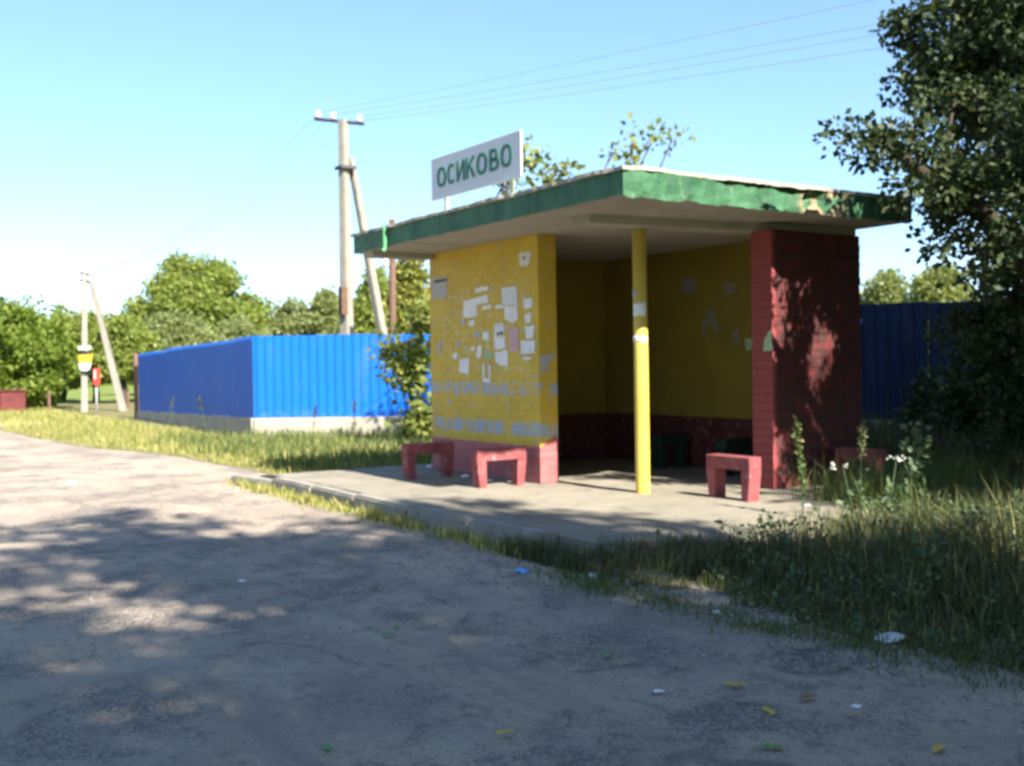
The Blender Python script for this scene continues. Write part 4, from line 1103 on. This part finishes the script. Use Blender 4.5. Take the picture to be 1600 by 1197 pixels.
# ================================================================== GRASS AND WEEDS
def blades(pts, h, w_, rng, lean=0.85):
    n = len(pts); h = np.asarray(h)[:, None]
    th = rng.random(n)*2*np.pi
    side = np.stack([np.cos(th), np.sin(th), np.zeros(n)], 1)
    ld = rng.random(n)*2*np.pi
    ln = np.stack([np.cos(ld), np.sin(ld), np.zeros(n)], 1)*(rng.random(n)[:, None]*lean)
    W = (w_*(0.6+0.8*rng.random(n)))[:, None]
    up = np.array([0, 0, 1.0])
    mid = pts + ln*h*0.30 + up*h*0.55
    tip = pts + ln*h + up*h*(1-0.35*np.linalg.norm(ln, axis=1)[:, None])
    v = np.empty((n, 5, 3))
    v[:, 0] = pts - side*W; v[:, 1] = pts + side*W; v[:, 2] = mid + side*W*0.8; v[:, 3] = mid - side*W*0.8; v[:, 4] = tip
    f = (np.arange(n)*5)[:, None, None] + np.array([[0, 1, 2], [0, 2, 3], [3, 2, 4]])[None]
    return v.reshape(-1, 3), f.reshape(-1, 3)
def patch(name, label, sampler, n, hmin, hmax, w_, mat, seed, hfun=None, clump=0.5):
    rng = np.random.default_rng(seed)
    pts = []
    while len(pts) < n:
        p = sampler(rng)
        if p is None: continue
        # clumping
        cl = 0.5+0.5*hash2(p[0]*2.1, p[1]*2.3, seed*0.7)
        if rng.random() > (1-clump)+clump*cl: continue
        pts.append(p)
    pts = np.array(pts)
    hv = hmin + (hmax-hmin)*rng.random(n)**1.6
    if hfun is not None: hv = hv*np.array([hfun(p[0], p[1]) for p in pts])
    v, f = blades(pts, hv, w_, rng)
    o = link(name, np_mesh(name, v, f, 3), M[mat]); tag(o, label, 'grass', kind='stuff')
def verge_left(rng):
    x = -5.6 - rng.random()**1.4*30
    e = road_edge(x)
    y = e + 0.03 + rng.random()**1.15*4.6
    # keep out of the fence's inside
    return (x, y, -0.16) if not (x < -5.0 and y > 1.55 + 0.02*(-x-13) and x < -13.3) else None
patch('grass', 'sunlit dry roadside grass left of the shelter', verge_left, 30000, 0.04, 0.24, 0.006, 'grass_dry', 61, lambda x, y: 0.30+0.70*min(1, max(0, (y-road_edge(x))/0.55)))
def verge_lush(rng):
    x = rng.uniform(-13.5, -4.9); y = rng.uniform(0.1, 5.5)
    if x > -5.3 and y < 0.9: return None
    return (x, y, -0.16)
patch('grass', 'lusher green grass along the foot of the bright blue fence', verge_lush, 10000, 0.10, 0.34, 0.0075, 'grass_green', 62)
def verge_right(rng):
    x = rng.uniform(0.35, 6.5); y = road_edge(x) - 0.14 + 0.10*hash2(x*2.2, 0.4, 3.3) + rng.random()**1.15*6.2
    if x < 1.05 and y < -0.2 and rng.random() < 0.3: return None
    if x < 0.80 and y > -0.9: 
        if x < 0.62 + 0.12*hash2(y*3, 1.0, 2.0) or rng.random() < 0.6: return None
    return (x, y, -0.16)
def hr(x, y):
    d_ = y-road_edge(x)
    return (0.28+0.72*min(1, max(0.0, d_+0.1)/0.9))*(1+0.75*min(1, max(0.0, (x-1.1)/1.4))*min(1, max(0.0, d_-0.4)/0.8))*(0.75 if x < 1.2 and y < 1.0 else 1.0)
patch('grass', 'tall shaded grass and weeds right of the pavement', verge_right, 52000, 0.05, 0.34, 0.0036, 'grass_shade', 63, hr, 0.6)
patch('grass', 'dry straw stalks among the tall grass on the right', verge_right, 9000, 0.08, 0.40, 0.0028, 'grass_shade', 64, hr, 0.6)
# low broad-leaved growth in the right verge
rng = np.random.default_rng(69); cc = []
while len(cc) < 1000:
    q = verge_right(rng)
    if q is None: continue
    cl = 0.5+0.5*hash2(q[0]*1.7, q[1]*1.9, 4.4)
    if rng.random() > cl: continue
    cc.append((q[0], q[1], -0.12 + 0.22*rng.random()*hr(q[0], q[1])))
cc = np.array(cc)
v, f = leaves_np(cc, np.full(len(cc), 14), 0.05+0.05*rng.random(len(cc)), 0.034, rng, droop=-0.1)
tag(link('ground_cover', np_mesh('ground_cover', v, f, 3), M['weed_blue']), 'low broad leaved weeds among the right verge grass', 'weeds', kind='stuff')
def before_fence(rng):
    p = at(rng.uniform(1335, 1640), 650, rng.uniform(10.2, 14.0))
    return (p[0], p[1], -0.16) if (p[0] > -0.35 or p[1] > 3.6) else None
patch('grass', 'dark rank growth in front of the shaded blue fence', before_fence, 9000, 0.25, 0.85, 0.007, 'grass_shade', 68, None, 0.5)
patch('grass', 'bleached straw stalks in the tall grass on the right', verge_right, 5000, 0.08, 0.42, 0.0028, 'grass_dry', 70, hr, 0.6)
def pier_foot(rng):
    x = rng.uniform(-0.05, 1.1); y = rng.uniform(1.75, 3.7)
    if rng.random() > 0.25+0.75*min(1.0, max(0.0, x)/0.6): return None
    return (x, y, -0.02 if x < 0.75 else -0.1)
patch('grass', 'weeds growing against the foot of the dark red pier', pier_foot, 2600, 0.12, 0.50, 0.0038, 'grass_green', 71, None, 0.5)
def kerb_foot(rng):
    x = rng.uniform(-5.7, 0.35)
    cl = 0.5+0.5*hash2(x*2.4, 0.1, 9.0)
    if rng.random() > cl**1.6*(1.0 if x < -1.5 else 0.9): return None
    return (x, -1.02 - abs(rng.normal())*0.085, -0.145)
patch('grass', 'ragged weeds along the foot of the kerb', kerb_foot, 2400, 0.03, 0.14, 0.0055, 'grass_dry', 65)
def pave_weed(rng):
    x = rng.uniform(-0.1, 1.5)
    y = rng.uniform(-1.16, -0.86 + 0.9*max(0.0, x-0.45)/0.65)
    if (x < 0.78 and y > -1.0) or (x < 0.55 and rng.random() > 0.25+0.75*(x+0.1)/0.65): return None
    return (x, y, -0.145 if y < -1.0 else (-0.01 if x < 0.7 else -0.1))
patch('grass', 'grass growing over the right end of the pavement', pave_weed, 3600, 0.04, 0.21, 0.0034, 'grass_shade', 66)
def road_tuft(rng):
    cx_, cy_, r_ = TU[rng.integers(len(TU))]
    return (cx_+rng.normal()*r_*1.3, cy_+rng.normal()*r_*0.8, -0.142)
TU = [tuple(gnd(px_, py_, -0.14)[:2]) + (r_,) for px_, py_, r_ in ((1040, 915, 0.10), (960, 925, 0.12), (1040, 945, 0.12), (1130, 965, 0.14), (1200, 985, 0.10), (1310, 1005, 0.12), (1340, 1010, 0.12), (890, 900, 0.15), (930, 915, 0.15), (1480, 1035, 0.2), (1550, 1050, 0.2))]
patch('grass', 'low grass tufts creeping onto the edge of the road', road_tuft, 3600, 0.02, 0.085, 0.0026, 'grass_green', 67, None, 0.0)

def weed(base, h, label, kind, seed):
    """upright weed: stem with leaves, and a flower head or seed plume"""
    rng = np.random.default_rng(seed); base = Vector(base)
    o = empty('weed_stalk', base)
    tip = base + Vector((rng.normal()*0.08*h, rng.normal()*0.08*h, h))
    md = base.lerp(tip, 0.5) + Vector((rng.normal()*0.03*h, rng.normal()*0.03*h, 0))
    MB().tube([base-Vector((0,0,0.03)), md, tip], [0.008, 0.006, 0.003], 6).build('stem', M['weed_blue'], o)
    nl = int(14+h*(60 if kind == 'leaf' else 18))
    us = rng.random(nl)**0.8*(1.0 if kind == 'leaf' else 0.6)
    cen = np.array([tuple(base.lerp(md, u*2) if u < 0.5 else md.lerp(tip, u*2-1)) for u in us])
    if kind == 'spike':
        us = rng.random(130); cen = np.array([tuple(md.lerp(tip, u*1.2-0.2)) for u in us])
        v, f = leaves_np(cen, np.ones(130, int), np.full(130, 0.018), 0.034, rng)
        nm = 'flower_spike'; mm = 'grass_green'
    else:
        v, f = leaves_np(cen, np.full(len(cen), 3 if kind != 'plume' else 1), np.full(len(cen), 0.11 if kind == 'leaf' else 0.05), 0.06 if kind != 'plume' else 0.04, rng); nm = 'leaf_tuft'; mm = 'weed_blue'
    me = np_mesh(nm, v-np.array(base), f, 3); me.materials.append(M[mm]); lo_ = bpy.data.objects.new(nm, me); C.objects.link(lo_); lo_.parent = o; lo_['kind'] = 'stuff'
    if kind == 'flower':
        cnt = 5; cc = np.array([tuple(tip + Vector((rng.normal()*0.035, rng.normal()*0.035, rng.normal()*0.015))) for _ in range(cnt)])
        v, f = leaves_np(cc, np.full(cnt, 9), np.full(cnt, 0.013), 0.016, rng)
        me = np_mesh('flower_head', v-np.array(base), f, 3); me.materials.append(M['petal']); fo = bpy.data.objects.new('flower_head', me); C.objects.link(fo); fo.parent = o; fo['kind'] = 'stuff'
    if kind == 'plume':
        cc = np.array([tuple(md.lerp(tip, u)) for u in np.linspace(0.45, 1.05, 24)])
        v, f = leaves_np(cc, np.full(24, 5), np.full(24, 0.022), 0.03, rng)
        me = np_mesh('seed_plume', v-np.array(base), f, 3); me.materials.append(M['grass_shade']); fo = bpy.data.objects.new('seed_plume', me); C.objects.link(fo); fo.parent = o; fo['kind'] = 'stuff'
    return tag(o, label, 'weed', 'weeds in the right verge')
def wz(px, pytop, depth):
    p = at(px, pytop, depth); return (p[0], p[1], -0.16), p[2]+0.16
W_ = [(1253, 658, 8.0, 'spike', 'tall pale green flower spike in front of the dark red pier'),
      (1335, 728, 7.9, 'flower', 'white flower head in the grass just right of the red pier'),
      (1382, 716, 8.0, 'flower', 'white flower head second to the right of the pier'),
      (1345, 668, 8.4, 'plume', 'leaning dry plume at the right edge of the pier'),
      (1420, 668, 8.4, 'leaf', 'tall leafy weed in front of the shaded blue fence'),
      (1440, 850, 5.9, 'leaf', 'leafy weed lowest in the shaded verge')]
for i, (px_, py_, dp, kd, lb) in enumerate(W_):
    b, h = wz(px_, py_, dp); weed(b, max(0.2, h), lb, kd, 100+i)
for i, (px_, py_, dp, lb) in enumerate(((548, 628, 19.6, 'single dry stalk before the bright blue fence right of its middle'), (488, 636, 19.4, 'dry stalk before the bright blue fence near its corner'), (322, 622, 21.5, 'tall dry stalk before the dark blue fence'), (265, 622, 24, 'short dry stalk before the far end of the dark blue fence'))):
    b, h = wz(px_, py_, dp); weed(b, h, lb, 'plume', 140+i)
rng = np.random.default_rng(5)
# ================================================================== FAR LEFT THINGS
q0 = gnd(-14, 645, -0.16); q1 = gnd(12, 645, -0.16)
mbx = tag(empty('metal_container', tuple(q1)), 'dark red metal box below the bright tree at the far left edge', 'container')
zt_ = at(10, 612, np.dot(q1-CAMP, _fw))[2]
MB().box(q0[0]-0.6, q0[1]+0.2, -0.16, q1[0], q1[1]+0.55, zt_).build('body', M['red_shaded'], mbx, bevel=0.02)
MB().box(q0[0]-0.65, q0[1]+0.15, zt_+0.003, q1[0]+0.05, q1[1]+0.6, zt_+0.05).build('lid', M['red_shaded'], mbx, bevel=0.01)
for i, (px_, py_, lb) in enumerate(((77, 642, 'thin rusty post standing left of the far concrete pole'), (200, 640, 'thin rusty post behind the foot of the leaning far strut'))):
    g_ = gnd(px_, py_, -0.16); zt_ = at(px_, 612, np.dot(g_-CAMP, _fw))[2]
    tag(MB().tube([(g_[0], g_[1], -0.3), (g_[0], g_[1], zt_)], 0.05, 8).build('fence_post', M['rust'], None), lb, 'post')

# ================================================================== LITTER, LEAVES AND STONES ON THE ROAD
def crumple(name, px, py, z, size, mat, label, cat, seed, flat=0.25, group=None):
    g_ = gnd(px, py, z); rr_ = random.Random(seed)
    bm = bmesh.new(); bmesh.ops.create_icosphere(bm, subdivisions=2, radius=1.0)
    for v_ in bm.verts:
        k = 1 + rr_.uniform(-0.35, 0.35)
        v_.co = Vector((v_.co.x*size*k*rr_.uniform(0.8, 1.2), v_.co.y*size*0.7*k, max(-0.3, v_.co.z)*size*flat*k))
    me = bpy.data.meshes.new(name); bm.to_mesh(me); bm.free()
    o = link(name, me, M[mat]); o.location = (g_[0], g_[1], z + size*flat*0.28); o.rotation_euler[2] = rr_.uniform(0, 6)
    return tag(o, label, cat, group)
crumple('wrapper', 815, 893, -0.137, 0.055, 'litter_blue', 'blue crumpled wrapper on the road below the kerb', 'litter', 1)
crumple('wrapper', 928, 900, -0.137, 0.05, 'litter_white', 'white crumpled paper on the road edge right of the blue wrapper', 'litter', 2)
crumple('plastic_bag', 1392, 997, -0.137, 0.085, 'litter_white', 'flattened whitish plastic bag at the edge of the right grass', 'litter', 3, 0.2)
crumple('wrapper', 1120, 958, -0.137, 0.035, 'litter_white', 'small whitish scrap on the road tuft right of centre', 'litter', 4)
crumple('wrapper', 1262, 793, -0.02, 0.045, 'litter_white', 'white litter under the flower spike by the pier', 'litter', 5, 0.4)
crumple('wrapper', 1290, 735, 0.02, 0.06, 'litter_white', 'grey white litter heap at the foot of the dark red pier', 'litter', 6, 0.6)
crumple('wrapper', 727, 745, 0.004, 0.04, 'litter_white', 'white litter between the two red bench supports', 'litter', 7, 0.5)
crumple('wrapper', 765, 752, 0.004, 0.035, 'litter_white', 'white litter under the nearer red bench support', 'litter', 8, 0.5)
crumple('wrapper', 672, 730, 0.004, 0.04, 'litter_white', 'white litter under the farther red bench support', 'litter', 9, 0.5)
crumple('wrapper', 1338, 1104, -0.137, 0.022, 'litter_white', 'tiny bluish white scrap on the road at lower right', 'litter', 10)
crumple('wrapper', 1030, 1080, -0.137, 0.02, 'litter_white', 'tiny white scrap on the road below the shelter', 'litter', 11)
crumple('wrapper', 378, 908, -0.137, 0.025, 'litter_white', 'tiny white scrap on the shaded road left of centre', 'litter', 12)
crumple('wrapper', 112, 755, -0.137, 0.06, 'litter_white', 'pale scrap on the sunlit road at the left', 'litter', 13)
def fallen(px, py, size, mat, label, seed):
    rr_ = random.Random(seed); g_ = gnd(px, py, -0.128); mb = MB(); n = 12
    a = rr_.uniform(0, 6.28)
    top = []; bot = []
    for i in range(n):
        th = 2*math.pi*i/n; r_ = size*(0.55+0.45*abs(math.cos(th)))*(1+rr_.uniform(-0.12, 0.12))
        x_ = r_*math.cos(th); y_ = r_*0.62*math.sin(th); z_ = 0.012*(abs(y_)/size) + rr_.uniform(0, 0.005)
        top.append((g_[0]+x_*math.cos(a)-y_*math.sin(a), g_[1]+x_*math.sin(a)+y_*math.cos(a), -0.129+z_))
    mb.prism(top, (0, 0, -0.001))
    tag(mb.build('fallen_leaf', M[mat], None), label, 'leaf', 'fallen leaves on the road')
fallen(1147, 1070, 0.042, 'leaf_fallen', 'yellow fallen leaf on the road right of centre', 1)
fallen(1201, 1111, 0.036, 'leaf_fallen', 'yellow fallen leaf farther down right of centre', 2)
fallen(790, 1145, 0.036, 'leaf_fallen', 'yellow fallen leaf at the bottom centre of the road', 3)
fallen(1262, 1090, 0.045, 'leaf_brown', 'brown fallen leaf on the road at the right', 4)
fallen(1207, 1168, 0.038, 'leaf_fresh', 'green fallen leaf low on the road right of centre', 5)
fallen(1466, 1170, 0.036, 'leaf_fallen', 'yellowish fallen leaf at the lower right corner', 6)
fallen(950, 1023, 0.040, 'leaf_fresh', 'green fallen leaf on the road below the column', 7)
fallen(607, 991, 0.036, 'leaf_fresh', 'pale green fallen leaf in the middle of the road', 8)
fallen(511, 1168, 0.030, 'leaf_fresh', 'pale green fallen leaf at the bottom left of centre', 9)
fallen(586, 920, 0.03, 'leaf_brown', 'small brown fallen leaf on the shaded road', 10)
fallen(620, 978, 0.03, 'leaf_fresh', 'small pale leaf next to the pale green one mid road', 11)
# loose gravel on the road shoulder (nobody could count it)
rng = np.random.default_rng(15)
gm = MB()
for k in range(5200):
    if rng.random() < 0.7:
        x_ = rng.uniform(-1.5, 4.6); y_ = road_edge(x_) - abs(rng.normal())*0.55 - 0.05
    else:
        x_ = rng.uniform(-5, 5); y_ = rng.uniform(-4.5, -1.1)
    s_ = 0.004 + 0.012*rng.random()**3
    z_ = -0.14 + 0.010*hash2(x_*0.9, y_*1.1, 1.0) + 0.006*hash2(x_*3.1, y_*3.7, 4.0)
    p = [(x_+s_*math.cos(a)*rng.uniform(0.7, 1.3), y_+s_*math.sin(a)*rng.uniform(0.7, 1.3), z_) for a in (0.3, 1.9, 3.4, 5.0)]
    b0 = len(gm.v); gm.v += p + [(x_, y_, z_+s_*0.9)]
    gm.f += [(b0, b0+1, b0+4), (b0+1, b0+2, b0+4), (b0+2, b0+3, b0+4), (b0+3, b0, b0+4)]
tag(gm.build('gravel', M['stone'], None, fix=False), 'loose gravel scattered on the road shoulder', 'gravel', kind='stuff')
